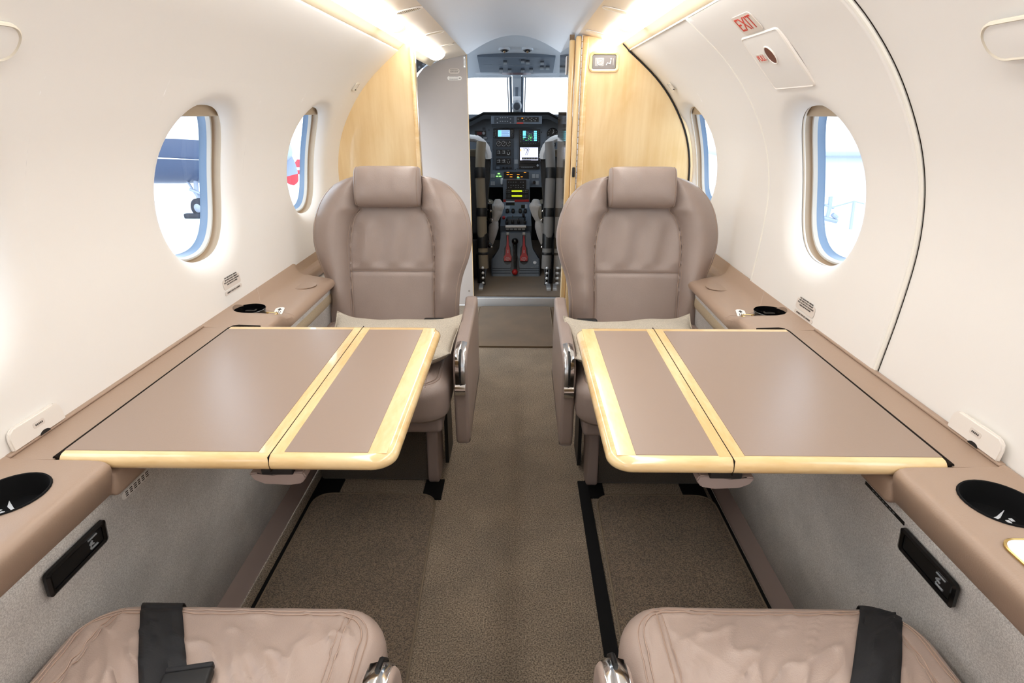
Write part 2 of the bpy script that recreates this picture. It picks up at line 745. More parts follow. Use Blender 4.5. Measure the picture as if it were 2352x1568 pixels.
WIN_L = [-0.800, -0.080, 0.640, 1.363, 2.084]
WIN_R = [-1.400, -0.500, 0.400, 1.350, 2.310]
wl = struct(link('wall_left', wall_mesh(-1, YD, YF, WIN_L), 'cream', sharp=60))
wr = struct(link('wall_right', wall_mesh(1, YA, 2.54, WIN_R, 0.006), 'cream', sharp=60))
DY0, DY1 = 1.012, 1.632
door = struct(link('door_1', wall_mesh(1, DY0, DY1, [1.350], -0.003, edge=0.008), 'cream', sharp=60))


def window(idx, side, Yc):
    root = structe('window_%d' % idx, wall_pt(side, Yc, SC, 0.03))
    N = 112

    def ring(k, out, dx=0.0):
        return [wall_pt(side, Yc + hole(2 * PI * j / N, k)[0] + dx, SC + hole(2 * PI * j / N, k)[1], out) for j in range(N)]
    # lip turning back behind the wall skin, then track, frame, blue seal and pane
    bm = bmesh.new()
    add_grid(bm, [ring(1.0, 0.0295), ring(1.010, 0.032), ring(1.022, 0.036), ring(1.03, 0.041)], closed_v=True)
    link('reveal', bm, 'reveal', root)
    bm = bmesh.new()
    add_grid(bm, [ring(1.03, 0.041), ring(1.03, 0.050), ring(1.01, 0.056), ring(0.975, 0.057)], closed_v=True)
    link('shade_track', bm, 'reveal', root)
    bm = bmesh.new()
    add_grid(bm, [ring(0.985, 0.056), ring(0.975, 0.051), ring(0.955, 0.052), ring(0.94, 0.057), ring(0.93, 0.061)], closed_v=True)
    link('window_frame', bm, 'window_ring', root)
    bm = bmesh.new()
    add_grid(bm, [ring(0.94, 0.060), ring(0.925, 0.066), ring(0.905, 0.075), ring(0.89, 0.078)], closed_v=True)
    link('seal', bm, 'seal_blue', root)
    bm = bmesh.new()
    rr = [0.895, 0.6, 0.3, 0.02]
    V = add_grid(bm, [ring(k, 0.074) for k in rr], closed_v=True)
    bm.faces.new(V[-1])
    link('pane', bm, 'pane', root)
    # pull-down shade parked at the top of the opening
    bm = bmesh.new()
    top, bot = 0.188, 0.154
    rows = []
    for (sy, out) in ((top - 0.004, 0.0400), (bot + 0.010, 0.0400), (bot, 0.0360), (bot - 0.003, 0.0385), (bot, 0.045), (top - 0.004, 0.048)):
        xs = []
        for j in range(17):
            xs.append(wall_pt(side, Yc + lerp(-0.128, 0.128, j / 16), SC + sy, out))
        rows.append(xs)
    add_grid(bm, rows)
    link('shade', bm, 'shade', root)
    return root


n = 1
for Yc in (1.363, 2.084, 0.640, -0.080, -0.800):
    window(n, -1, Yc)
    n += 1
for Yc in (1.350, 2.310, 0.400, -0.500, -1.400):
    window(n, 1, Yc)
    n += 1
for Yd, mm_, r_ in ((DY0 - 0.0135, 'dark_gap', 0.0008), (DY1 + 0.0135, 'dark_gap', 0.0005)):      # shadow gaps round the exit hatch
    link('hatch_gap', tube([wall_pt(1, Yd, SL * q / 60, 0.0055) for q in range(61)], r_, 6), mm_, door)
for Yd, r_, o_ in ((DY0 - 0.008, 0.0046, 0.003), (DY1 + 0.0095, 0.0034, -0.0005)):
    link('hatch_highlight', tube([wall_pt(1, Yd, SL * q / 60, o_) for q in range(61)], r_, 8), 'ring_white', door)  # white tubes paint the highlight lines along the hatch edges


# ceiling (headliner) : shoulders + central arch
def ceil_z(x):
    a = abs(x)
    if a >= 0.26:
        return 1.448 - (a - 0.26) * 0.20
    t = a / 0.26
    return 1.448 + 0.090 * (1 - t * t) ** 1.12


bm = bmesh.new()
xs = [0.262 - 0.524 * k / 44 for k in range(45)]
add_grid(bm, [[(x, Y, ceil_z(x)) for x in xs] for Y in [YA, -0.5, 0.2, 0.9, 1.6, 2.3, 2.9, 3.30]])
struct(link('ceiling', bm, 'headliner', sharp=60))
for side, nm in ((-1, 'trim_11_shoulder'), (1, 'trim_12_shoulder')):
    bm = bmesh.new()
    add_grid(bm, [[(side * x, Y, ceil_z(x)) for x in [0.262 + 0.168 * k / 10 for k in range(11)]] for Y in [YA, -0.5, 0.2, 0.9, 1.6, 2.3, 2.9, 3.30]])
    struct(link(nm, bm, 'shoulder', sharp=60))
for side, nm in ((-1, 'trim_1'), (1, 'trim_2')):
    bm = bmesh.new()
    ye = 3.30 if side < 0 else 2.455
    pf = [(0.4665, 1.3905), (0.462, 1.3915), (0.452, 1.402), (0.440, 1.412), (0.428, 1.4145)]
    add_grid(bm, [[(side * x, Y, z) for x, z in pf] for Y in (YA, 0, 1, 2, ye)])
    struct(link(nm, bm, 'valance'))
    bm = bmesh.new()                       # slim white tube painting the highlight line under the valance
    add_tube(bm, [(side * 0.4685, YA, 1.3885), (side * 0.4685, YF if side > 0 else 2.44, 1.3885)], 0.0022, 8)
    struct(link('trim_%d' % (3 if side < 0 else 4), bm, 'ring_white'))


# lamps along both cabin sides
def strip(side, y_end, label):
    t = thing('ceiling_light', label, 'light', (side * 0.386, 1.0, 1.42), 'long strip lights along the ceiling edges')
    segs = [(YD + 0.02, 0.25), (0.29, 2.02), (2.06, y_end)]
    for a, b in segs:
        bm = bmesh.new()
        rows = []
        for Y, k in ((a, 1), (b - 0.03, 1), (b - 0.012, 0.9), (b, 0.55)):
            rows.append([(side * (0.386 + 0.040 * k * math.cos(PI * j / 14)), Y, 1.424 - 0.026 * k * math.sin(PI * j / 14) + 0.006 * math.cos(PI * j / 14) * -1) for j in range(15)])
        V = add_grid(bm, rows)
        bm.faces.new(V[-1])
        link('diffuser', bm, 'lamp', t)
    for yj in (0.25, 2.02):
        bm = bmesh.new()
        rows = []
        for q in range(9):
            k = 1.0 if q % 2 else 0.96
            rows.append([(side * (0.386 + 0.038 * k * math.cos(PI * j / 12)), yj + 0.04 * q / 8, 1.425 - 0.024 * k * math.sin(PI * j / 12)) for j in range(13)])
        add_grid(bm, rows)
        link('connector', bm, 'lamp_rib', t)


strip(-1, 3.06, 'long glowing strip light on the left side of the ceiling, ending above the grey bulkhead')
strip(1, 2.43, 'long glowing strip light on the right side of the ceiling, ending at the wooden partition')

# frame of the unseen cargo opening, added for daylight from behind
bm = bmesh.new()
add_grid(bm, [[wall_pt(-1, Y, SL * (0.66 + 0.34 * q / 12), o_) for q in range(13)] for Y, o_ in ((YA, 0), (YD, 0))])
add_grid(bm, [[wall_pt(-1, YD, SL * q / 24, o_) for q in range(25)] for o_ in (0, 0.10)])
struct(link('door_4', bm, 'cream'))
# floor
bm = bmesh.new()
add_box(bm, (0, 0.36, -0.02), (1.44, 5.92, 0.04))
struct(link('floor', bm, 'aisle_carpet', smooth=False))
# aft wall
pts = [(-0.72, YA, 0.0), (0.72, YA, 0.0)]
ws = [wall_pt(1, YA, SL * k / 20) for k in range(21)]
outl = [(-0.71, YA, 0), (0.71, YA, 0), (0.74, YA, 0.55)] + [(p.x, YA, p.z) for p in ws] + [(x, YA, ceil_z(x)) for x in (0.43, 0.3, 0.15, 0, -0.15, -0.3, -0.43)] + \
    [(-p.x, YA, p.z) for p in reversed(ws)] + [(-0.74, YA, 0.55)]
struct(link('wall_back', prism(outl, (0, -0.03, 0)), 'cream', smooth=False))

# lower side walls: carpeted dado, kick strip
for side, nm in ((-1, 'left'), (1, 'right')):
    bm = bmesh.new()
    pf = [(0.762, 0.585), (0.652, 0.592), (0.640, 0.588), (0.636, 0.578), (0.642, 0.555), (0.655, 0.45), (0.675, 0.28), (0.703, 0.050), (0.712, 0.046)]
    rows = [[(side * x, Y, z) for x, z in pf] for Y in [(YD if side < 0 else YA) + (YF - (YD if side < 0 else YA)) * k / 24 for k in range(25)]]
    add_grid(bm, rows)
    struct(link('wall_%s_dado' % nm, bm, 'dado_carpet', sharp=60))
    bm = bmesh.new()
    add_grid(bm, [[(side * x, Y, z) for x, z in ((0.714, 0.052), (0.704, 0.052), (0.700, 0.048), (0.680, 0.004), (0.676, 0.001))] for Y in (YD if side < 0 else YA, 0.5, 1.5, YF)])
    struct(link('baseboard_' + nm, bm, 'mauve_plastic'))
    bm = bmesh.new()
    add_tube(bm, [(side * 0.640, YD if side < 0 else YA, 0.5935), (side * 0.640, YF, 0.5935)], 0.0045, 6)
    struct(link('trim_%d' % (5 if side < 0 else 6), bm, 'dark_gap'))

for side, nm in ((-1, 9), (1, 10)):
    bm = bmesh.new()
    add_grid(bm, [[(side * (0.652 + 0.016 * math.cos(a)), Y, 0.556 + 0.030 * math.sin(a)) for a in [2 * PI * q / 16 for q in range(16)]] for Y in (1.245, 1.6, 1.9, YF)], closed_v=True)
    struct(link('trim_%d_roll' % nm, bm, 'dado_roll'))
# ------------------------------------------------------------------ side ledges (arm rests along the walls)
AFT = [(0.763, 0.600), (0.763, 0.672), (0.757, 0.6745), (0.750, 0.6700), (0.700, 0.6685), (0.630, 0.6680), (0.614, 0.6672), (0.605, 0.6645), (0.5995, 0.659),
       (0.5985, 0.652), (0.602, 0.638), (0.613, 0.605), (0.622, 0.597), (0.650, 0.596)]
FWD = [(0.763, 0.600), (0.763, 0.672), (0.757, 0.6745), (0.749, 0.6680), (0.735, 0.6480), (0.715, 0.6360), (0.680, 0.6320), (0.655, 0.6310), (0.630, 0.628),
       (0.617, 0.622), (0.612, 0.612), (0.614, 0.603), (0.625, 0.596), (0.650, 0.596)]


def dense(pf, k=4):
    tx = [(i, p[0]) for i, p in enumerate(pf)]
    tz = [(i, p[1]) for i, p in enumerate(pf)]
    n = (len(pf) - 1) * k
    return [(interp(tx, i / k), interp(tz, i / k)) for i in range(n + 1)]


def seg_loft(bm, side, ys, fmix):
    rows = []
    for Y in ys:
        k = fmix(Y)
        sq = smooth01((Y - 1.80) / 0.04)          # slimmer behind the seat back
        rows.append([Vector((side * (lambda x: lerp(x, 0.763 - (0.763 - x) * 0.32, sq))(lerp(a[0], b[0], k)), Y, lerp(a[1], b[1], k))) for a, b in zip(AFT, FWD)])
    V = add_grid(bm, rows, closed_v=True)
    bm.faces.new(V[0])
    bm.faces.new(V[-1])


def smooth01(t):
    t = max(0, min(1, t))
    return t * t * (3 - 2 * t)


TX = 0.684                           # outboard end of the table pocket
for side in (-1, 1):
    bm = bmesh.new()
    seg_loft(bm, side, [YD + (0.680 - YD) * k / 12 for k in range(13)], lambda Y: 0.0)
    led = link('side_ledge', bm, 'ledge_vinyl', sharp=35)
    seat_side = 'left' if side < 0 else 'right'
    tag(led, 'long taupe padded ledge under the windows along the %s wall' % seat_side, 'ledge', 'padded side ledges')
    cy = 0.598 if side < 0 else 0.600
    cxh = side * (0.682 if side < 0 else 0.690)
    cut = link('cutter', lathe([(0.047, -0.2), (0.047, 0.2)], (cxh, cy, 0.65)), 'black')
    boolean_cut(led, [cut])
    # middle strip beside the table, forward part with its scooped top
    bm = bmesh.new()
    add_box(bm, (side * (TX + 0.763) / 2, (0.680 + 1.232) / 2, 0.6345), (0.763 - TX, 0.552, 0.069))
    add_box(bm, (side * 0.757, (0.680 + 1.232) / 2, 0.6715), (0.012, 0.552, 0.006), 0.003)
    add_box(bm, (side * (0.602 + TX) / 2, (0.680 + 1.236) / 2, 0.6195), (TX - 0.602, 0.556, 0.046), 0.010)
    mid = link('outer_strip', bm, 'ledge_vinyl', led)
    bm = bmesh.new()
    seg_loft(bm, side, [1.232, 1.25, 1.29] + [1.30 + 0.012 * k for k in range(1, 14)] + [1.6, 1.74, 1.80, 1.82, 1.84, 2.0, YF - 0.002], lambda Y: smooth01((Y - 1.31) / 0.14))
    fr = link('forward_section', bm, 'ledge_vinyl', led, sharp=35)
    cutf = link('cutter', lathe([(0.041, -0.2), (0.041, 0.2)], (side * 0.712, 1.388, 0.65)), 'black')
    boolean_cut(fr, [cutf])
    # cup liner
    cup = link('cup_holder', lathe([(0.0495, 0.0), (0.0485, 0.0022), (0.0465, 0.0015), (0.045, -0.01), (0.0445, -0.030), (0.043, -0.034), (0.001, -0.034)],
                                   (cxh, cy, 0.6685), capa=False), 'black_rough', led)
    M = frame_of((cxh + side * 0.014, cy + 0.010, 0.6352), (1, side * 0.5, 0), (-side * 0.5, 1, 0))
    bm = bmesh.new()                       # pale swoosh and broken letters printed on the rubber insert
    add_prism(bm, [M @ Vector(p) for p in ((-0.026, 0.006, 0), (0.0, 0.001, 0), (0.030, 0.004, 0), (0.002, -0.003, 0), (-0.012, -0.002, 0))], (0, 0, 0.0006))
    for k, xx in enumerate((-0.012, -0.004, 0.004, 0.012)):
        add_box(bm, M @ Vector((xx, -0.012, 0.0003)), (0.005, 0.006, 0.0006))
    link('cup_mark', bm, 'white_mark', cup)
    cup2 = link('cup_holder', lathe([(0.0425, 0.014), (0.0412, 0.015), (0.040, 0.0), (0.038, -0.05), (0.001, -0.05)], (side * 0.712, 1.388, 0.648), capa=False), 'black_gloss', led)
    # reading-light control plate
    M = frame_of((side * 0.664, 0.497, 0.6685), (1, 0, 0), (0, 1, 0))
    pl = link('control_plate', plate(M, 0.037, 0.033, 0.02, 0.002, 8), 'placard_white', led)
    link('plate_rim', ringplate(M, 0.0385, 0.0345, 0.021, 0.0355, 0.0315, 0.019, 0.0032, 8), 'brass', pl)
    link('switch', box((side * 0.672, 0.500, 0.6715), (0.018, 0.016, 0.003), 0.001), 'screen_grey', pl)
    link('screw', lathe([(0.003, 0), (0.0025, 0.0012), (0.0001, 0.0014)], (side * 0.645, 0.505, 0.6705), seg=12), 'chrome', pl)
    # jack outlet and small hatch forward of the table
    M = frame_of((side * 0.672, 1.412, 0.6375), (1, 0, 0), (0, 1, -0.1))
    jp = link('outlet_plate', plate(M, 0.024, 0.012, 0.011, 0.002, 8), 'ledge_vinyl', led)
    link('outlet_rim', ringplate(M, 0.025, 0.013, 0.012, 0.0225, 0.0105, 0.010, 0.0035, 8), 'brass', jp)
    link('jack', lathe([(0.006, 0), (0.006, 0.004), (0.003, 0.004), (0.003, 0.001)], (side * 0.680, 1.412, 0.639), seg=14), 'brass', jp)
    M = frame_of((side * 0.728, 1.428, 0.6445), (1, 0, 0), (0, 1, 0))
    link('vent_slot', ringplate(M, 0.016, 0.012, 0.004, 0.011, 0.007, 0.002, 0.003), 'print_dark', led)
    # table pocket shadow gap
    bm = bmesh.new()
    add_tube(bm, [(side * 0.6835, 0.683, 0.6690), (side * 0.6835, 1.222, 0.6690), (side * 0.679, 1.2345, 0.6690), (side * 0.668, 1.2395, 0.6690), (side * 0.615, 1.2395, 0.667)],
             0.0042, 8)
    link('pocket_gap', bm, 'dark_gap', led)
    # panel joint line and round lid
    bm = bmesh.new()
    pth = []
    for k in range(15):
        i = 2 + k * (9 - 2) / 14
        x = interp([(a, p[0]) for a, p in enumerate(FWD)], i)
        z = interp([(a, p[1]) for a, p in enumerate(FWD)], i)
        pth.append((side * x, 1.535 - 0.09 * smooth01(k / 9), z + 0.0004))
    add_tube(bm, pth, 0.0011, 6)
    link('joint_line', bm, 'stitch', led)
    M = frame_of((side * 0.682, 1.70, 0.6325), (1, 0, 0), (0, 1, 0))
    link('oval_lid', plate(M, 0.040, 0.040, 0.039, 0.0015, 10), 'ledge_vinyl', led)
    # sticker with arrow
    M = frame_of((side * 0.662, 1.452, 0.6322), (0.25 * side, 1, 0), (-1, 0.25 * side, 0))
    stk = thing('placard', 'small white arrow sticker on the %s side ledge in front of the cup well' % seat_side, 'placard', M.translation)
    link('sticker', plate(M, 0.033, 0.0125, 0.0115, 0.0006), 'placard_white', stk)
    bm = bmesh.new()
    q = 1 if side < 0 else 1
    add_prism(bm, [M @ Vector(p) for p in ((0.010, 0.006, 0.0007), (0.025, 0.0, 0.0007), (0.010, -0.006, 0.0007))], (0, 0, 0.0003))
    add_prism(bm, [M @ Vector(p) for p in ((0.001, 0.0016, 0.0007), (0.011, 0.0016, 0.0007), (0.011, -0.0016, 0.0007), (0.001, -0.0016, 0.0007))], (0, 0, 0.0003))
    for yy in (-0.005, 0.0, 0.005):
        add_prism(bm, [M @ Vector(p) for p in ((-0.026, yy + 0.0009, 0.0007), (-0.004, yy + 0.0009, 0.0007), (-0.004, yy - 0.0009, 0.0007), (-0.026, yy - 0.0009, 0.0007))], (0, 0, 0.0003))
    link('print', bm, 'print_dark', stk)


# ------------------------------------------------------------------ tables
def bullnose_leaf(x0, x1, y0, y1, zt, th, rx0, rx1, cr=0.0):
    """slab with half-round long edges; rx1 True = rounded free edge towards x1"""
    bm = bmesh.new()
    n = 10
    rad = th / 2
    outline = []
    # plan outline, counter clockwise, corners at the x1 side rounded by cr
    c = cr
    sgn = 1 if x1 > x0 else -1
    outline.append((x0, y0))
    if c > 0:
        for k in range(9):
            a = PI / 2 * k / 8
            outline.append((x1 - sgn * c + sgn * c * math.sin(a), y0 + c - c * math.cos(a)))
        for k in range(9):
            a = PI / 2 * k / 8
            outline.append((x1 - sgn * c + sgn * c * math.cos(a), y1 - c + c * math.sin(a)))
    else:
        outline += [(x1, y0), (x1, y1)]
    outline.append((x0, y1))
    cxm, cym = (x0 + x1) / 2, (y0 + y1) / 2

    def inset(p, d, dxs):
        x, y = p
        nx = x
        if dxs or abs(x - x0) > 1e-6 and c > 0 or True:
            pass
        ny = y + (d if y < cym else -d)
        if c > 0 and abs(x - x0) > 1e-9:
            hx = abs(x1 - x0) / 2
            k = min(1.0, max(0.0, (abs(x - x0)) / abs(x1 - x0)))
            nx = x - sgn * d * (1 if k > 0.5 else 0)
        return (nx, ny)
    rows = []
    for k in range(n + 1):
        a = PI * k / n
        d = rad * (1 - math.sin(a)) * 0.9
        z = zt - rad + rad * math.cos(a)
        rows.append([(*inset(p, d, 0), z) for p in outline])
    V = add_grid(bm, rows, closed_v=True)
    bm.faces.new(V[0])
    bm.faces.new(V[-1])
    return bm


def inlay(xa, xb, ya, yb, z):
    return box(((xa + xb) / 2, (ya + yb) / 2, z), (abs(xb - xa), yb - ya, 0.0014), 0.0005, 1)


def table(side, label):
    t = thing('folding_table', label, 'table', (side * 0.42, 0.96, 0.645), 'fold-out tables')
    zt, th = 0.6735, 0.027
    y0, y1 = 0.682, 1.236
    s = side
    off = 0.004 if side > 0 else 0.0
    xw, xs_, xe = s * 0.6785, s * (0.354 + off), s * (0.160 + off * 2)
    inner = link('table_leaf', bullnose_leaf(xw, xs_ + s * 0.0009, y0, y1, zt, th, 0, 0), 'maple_edge', t)
    link('inlay', inlay(xw + s * 0.0005, xs_ + s * 0.020, y0 + 0.016, y1 - 0.027, zt + 0.0003), 'table_inlay', inner)
    outer = link('table_leaf', bullnose_leaf(xs_ - s * 0.0009, xe, y0, y1, zt, th, 0, 1, cr=0.034), 'maple_edge', t)
    link('inlay', inlay(xs_ - s * 0.020, xe + s * 0.043, y0 + 0.016, y1 - 0.027, zt + 0.0003), 'table_inlay', outer)
    # lengthwise grain rails: along the seam and the aisle edge
    link('rail', box((xs_ - s * 0.0105, (y0 + y1) / 2, zt - 0.0002), (0.019, y1 - y0 - 0.026, 0.0012), 0.0004, 1), 'maple_edge_y', outer)
    link('rail', box((xs_ + s * 0.0105, (y0 + y1) / 2, zt - 0.0002), (0.019, y1 - y0 - 0.026, 0.0012), 0.0004, 1), 'maple_edge_y', inner)
    link('rail', box((xe + s * 0.029, (y0 + y1) / 2, zt - 0.0002), (0.030, y1 - y0 - 0.030, 0.0012), 0.0004, 1), 'maple_edge_y', outer)
    link('seam_gap', box((xs_, (y0 + y1) / 2, zt - 0.0135), (0.0016, y1 - y0 - 0.004, 0.0268)), 'dark_gap', t)
    # support arm with catch under the seam
    bm = bmesh.new()
    pr = [(-0.048, 0.0), (-0.045, 0.012), (-0.030, 0.018), (0.028, 0.014), (0.040, 0.006), (0.044, -0.002), (0.014, -0.006), (0.008, -0.001), (-0.030, -0.004), (-0.036, -0.010)]
    bm2 = prism([(xs_ + s * px, y0 + 0.012, zt - th - 0.022 + (-pz)) for px, pz in [(-0.045, -0.014), (-0.049, -0.004), (-0.040, 0.008), (-0.02, 0.012), (0.02, 0.010), (0.036, 0.002), (0.042, -0.010), (0.030, -0.012), (0.012, -0.006), (0.004, -0.009), (-0.02, -0.012)]], (0, 0.05, 0))
    bmesh.ops.bevel(bm2, geom=[e for e in bm2.edges], offset=0.002, segments=2, affect='EDGES')
    link('catch', bm2, 'mauve_plastic', t)
    link('hinge', box((xs_ - s * 0.005, y0 + 0.03, zt - th - 0.006), (0.05, 0.04, 0.012), 0.002), 'black', t)
    link('support_arm', box((s * 0.53, 0.96, 0.63), (0.30, 0.03, 0.012), 0.003), 'black', t)
    return t


table(-1, 'left fold-out table with taupe inlay and maple edging, resting on the left ledge')
table(1, 'right fold-out table with taupe inlay and maple edging, resting on the right ledge')


# ------------------------------------------------------------------ cabin seats
WT = [(-0.12, 0.232), (0.0, 0.234), (0.11, 0.237), (0.18, 0.249), (0.24, 0.270), (0.30, 0.283), (0.36, 0.280), (0.43, 0.258), (0.485, 0.216), (0.515, 0.165), (0.530, 0.10), (0.535, 0.03)]
TT = 0.535
LEAN = R(15)


def seam_half(t):
    return catmull([(-0.12, 0.145), (0.1, 0.148), (0.25, 0.151), (0.30, 0.149), (0.36, 0.138), (0.39, 0.125), (0.415, 0.106), (0.55, 0.10)], t)


def back_dep(x, t, seed):
    """forward bulge of the seat back surface at (x, t)"""
    w = catmull(WT, t)
    s0 = seam_half(t)
    a = abs(x)
    if a <= s0:
        d = 0.010 * (1 - (a / s0) ** 2)
        if t > 0.205:
            k = smooth01((t - 0.205) / 0.03) * smooth01((0.40 - t) / 0.06)
            d += k * (0.0060 * math.sin((x + 0.02 * math.sin(t * 9 + seed)) * 62 + seed) + 0.003 * noise.noise(Vector((x * 18, t * 5, seed))))
        else:
            d += 0.003 * noise.noise(Vector((x * 12, t * 6, seed + 5)))
        d -= 0.006 * math.exp(-((t - 0.195) / 0.006) ** 2)
    else:
        r = min(1, (a - s0) / max(w - s0, 0.01))
        d = 0.060 * math.sin(PI * min(1, r * 0.85) ** 0.8) * smooth01((t + 0.05) / 0.18) * (0.75 + 0.25 * smooth01((0.5 - t) / 0.15))
        n_ = noise.noise(Vector((x * 16 + seed, t * 26, seed * 2)))
        d += 0.0022 * n_ * (1 if x > 0 else 0.3)
    for sx in (-1, 1):
        d -= 0.005 * math.exp(-((x - sx * s0) / 0.0045) ** 2)
    e = max(0.0, 1 - min(1, a / w) ** 5) ** 0.5
    et = math.sqrt(max(0.0, 1 - max(0, (t - 0.43) / (TT - 0.43)) ** 2.4))
    dm = 0.022
    return dm - (dm + d) * e * et, dm + 0.065 * e * et


def seat(name_i, cx, Y0, f, m, label, cdepth, chalf, arm, group, light=False, belt=None, simple=False, seed=1.0):
    """f=+1: front towards -Y; m: +1 aisle lies towards +X"""
    T = lambda x, y, z: Vector((cx + m * x, Y0 + f * y, z))
    root = thing('leather_armchair', label, 'seat', (cx, Y0 - f * 0.2, 0), group)
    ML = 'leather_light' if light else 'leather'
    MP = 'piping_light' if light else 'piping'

    def bk(x, t, dep):
        return T(x, t * math.sin(LEAN) + dep * math.cos(LEAN), 0.45 + t * math.cos(LEAN) - dep * math.sin(LEAN))
    nx, ntt = (50, 44) if simple else (130, 110)
    rows = []
    for i in range(ntt + 1):
        q = i / ntt
        t = -0.12 + (TT + 0.12) * (q if q < 0.8 else 0.8 + 0.2 * math.sin((q - 0.8) / 0.2 * PI / 2) if False else q)
        w = catmull(WT, t)
        row, rb = [], []
        for j in range(nx + 1):
            u = -1 + 2 * j / nx
            x = w * u * (1.35 - 0.35 * u * u)
            fr, ba = back_dep(x, t, seed)
            row.append(bk(x, t, fr))
            if 0 < j < nx:
                rb.append(bk(x, t, ba))
        rows.append(row + list(reversed(rb)))
    bm = bmesh.new()
    V = add_grid(bm, rows, closed_v=True)
    bm.faces.new(V[0])
    bm.faces.new(V[-1])
    back = link('backrest', bm, ML, root, sharp=70)

    def fpt(x, t, o=0.0006):
        return bk(x, t, back_dep(x, t, seed)[0] - o)
    for sx in (-1, 1):
        for dx in (0.0035, -0.0035):
            link('seam', tube([fpt(sx * (seam_half(t) + dx), t) for t in [-0.02 + 0.44 * k / 60 for k in range(61)]], 0.0011, 5), MP if dx > 0 else 'stitch', back)
        # outer seam near the rim of the wings
        link('rim_seam', tube([fpt(sx * catmull(WT, t) * 0.955, t) for t in [0.02 + 0.47 * k / 50 for k in range(51)]], 0.0010, 5), 'stitch', back)
    link('cross_seam', tube([fpt(x, 0.199) for x in [-0.146 + 0.292 * k / 30 for k in range(31)]], 0.0009, 5), MP, back)
    # head roll
    hc_t, hc_d = 0.483, -0.030
    bm = bmesh.new()
    N, K = 40, 28
    rows = []
    for i in range(N + 1):
        u = -1 + 2 * i / N
        x = 0.116 * math.sin(u * PI / 2) ** 1 if False else 0.116 * u
        k = max(0.0, 1 - abs(u) ** 7) ** 0.5
        k = max(k, 0.02)
        row = []
        for j in range(K):
            a = 2 * PI * j / K
            c_, s_ = math.cos(a), math.sin(a)
            rr = (abs(c_) ** 2.6 + abs(s_) ** 2.6) ** (-1 / 2.6)
            wv = 1 + 0.02 * noise.noise(Vector((x * 30, a * 1.5, seed))) * 2
            row.append(bk(x, hc_t + 0.068 * rr * s_ * (0.82 + 0.18 * k) * (1 if k > 0.3 else k / 0.3), hc_d - 0.050 * rr * c_ * k * wv))
        rows.append(row)
    V = add_grid(bm, rows, closed_v=True)
    bm.faces.new(V[0])
    bm.faces.new(V[-1])
    hr = link('headrest', bm, ML, root, sharp=70)
    for u in (-0.90, 0.90):
        kk = (1 - abs(u) ** 7) ** 0.5
        link('headrest_seam', tube([bk(0.116 * u, hc_t + 0.0684 * (0.82 + 0.18 * kk) * ((abs(math.cos(a)) ** 2.6 + abs(math.sin(a)) ** 2.6) ** (-1 / 2.6)) * math.sin(a),
                         hc_d - 0.0504 * kk * ((abs(math.cos(a)) ** 2.6 + abs(math.sin(a)) ** 2.6) ** (-1 / 2.6)) * math.cos(a)) for a in [2 * PI * k / 40 for k in range(40)]],
                 0.0012, 5, closed=True), MP, hr)

    # cushion
    yb, yf = 0.06, -cdepth
    hx, hy, r0 = chalf, (yb - yf) / 2, 0.075
    yc = (yb + yf) / 2
    RS, TH, ZT = 0.036, 0.115, 0.462

    def H(x, y):
        dx, dy = abs(x) - (hx - r0), abs(y - yc) - (hy - r0)
        d = -(math.hypot(max(dx, 0), max(dy, 0)) + min(max(dx, dy), 0) - r0)   # inset distance
        d = max(d, 0)
        z = ZT
        if d < RS:
            z -= RS - math.sqrt(max(0, RS * RS - (RS - d) ** 2))
        z += 0.026 * smooth01(d / 0.15)
        for sx in (-1, 1):
            z -= 0.004 * math.exp(-((x - sx * (hx - 0.062)) / 0.005) ** 2) * smooth01(d / 0.04)
        z -= 0.003 * math.exp(-((d - 0.028) / 0.004) ** 2)
        wr_ = noise.noise(Vector((x * 9 + y * 7 + seed, x * 30 - y * 26, seed)))
        wr2 = noise.noise(Vector((x * 5 - seed, y * 5, seed * 3)))
        ridge = (1 - abs(wr_) * 2.2)
        z += smooth01(d / 0.05) * ((0.0065 if light else 0.004) * max(ridge, 0) ** 3 + 0.004 * wr2)
        return z
    bm = bmesh.new()
    rows = []
    nn = 40 if not simple else 10
    base = [(0.010, ZT - TH), (0.003, ZT - TH + 0.010), (0.0, ZT - TH + 0.03), (0.0, ZT - RS - 0.012), (0.0, ZT - RS)]
    dmax = min(hx, hy) - 0.002
    ds = [RS * (1 - math.cos(PI / 2 * k / 8)) for k in range(1, 9)]
    nd = 60 if not simple else 14
    ds += [RS + (dmax - RS) * k / nd for k in range(1, nd + 1)]

    def ringp(d):
        o = []
        w_, h_, r_ = hx - d, hy - d, max(r0 - d, 0.012)
        seg = []
        # uniform-ish sampling: corners + subdivided sides
        cs = rrect(w_, h_, min(r_, w_ * 0.99, h_ * 0.99), 8)
        out = []
        for a in range(4):
            c_ = cs[a * 9:(a + 1) * 9]
            out += c_
            nxt = cs[((a + 1) * 9) % 36]
            last = c_[-1]
            for k in range(1, nn):
                out.append((lerp(last[0], nxt[0], k / nn), lerp(last[1], nxt[1], k / nn)))
        return out
    for d, z in base:
        sag = [0.0 for _ in range(4)]
        rows.append([T(x, y + yc, z + 0.004 * noise.noise(Vector((x * 8, y * 8, z * 30 + seed)))) for x, y in ringp(d)])
    for d in ds:
        rows.append([T(x, y + yc, H(x, y + yc)) for x, y in ringp(d)])
    V = add_grid(bm, rows, closed_v=True)
    bm.faces.new(V[0])
    bm.faces.new(V[-1])
    cu = link('seat_cushion', bm, ML, root, sharp=70)
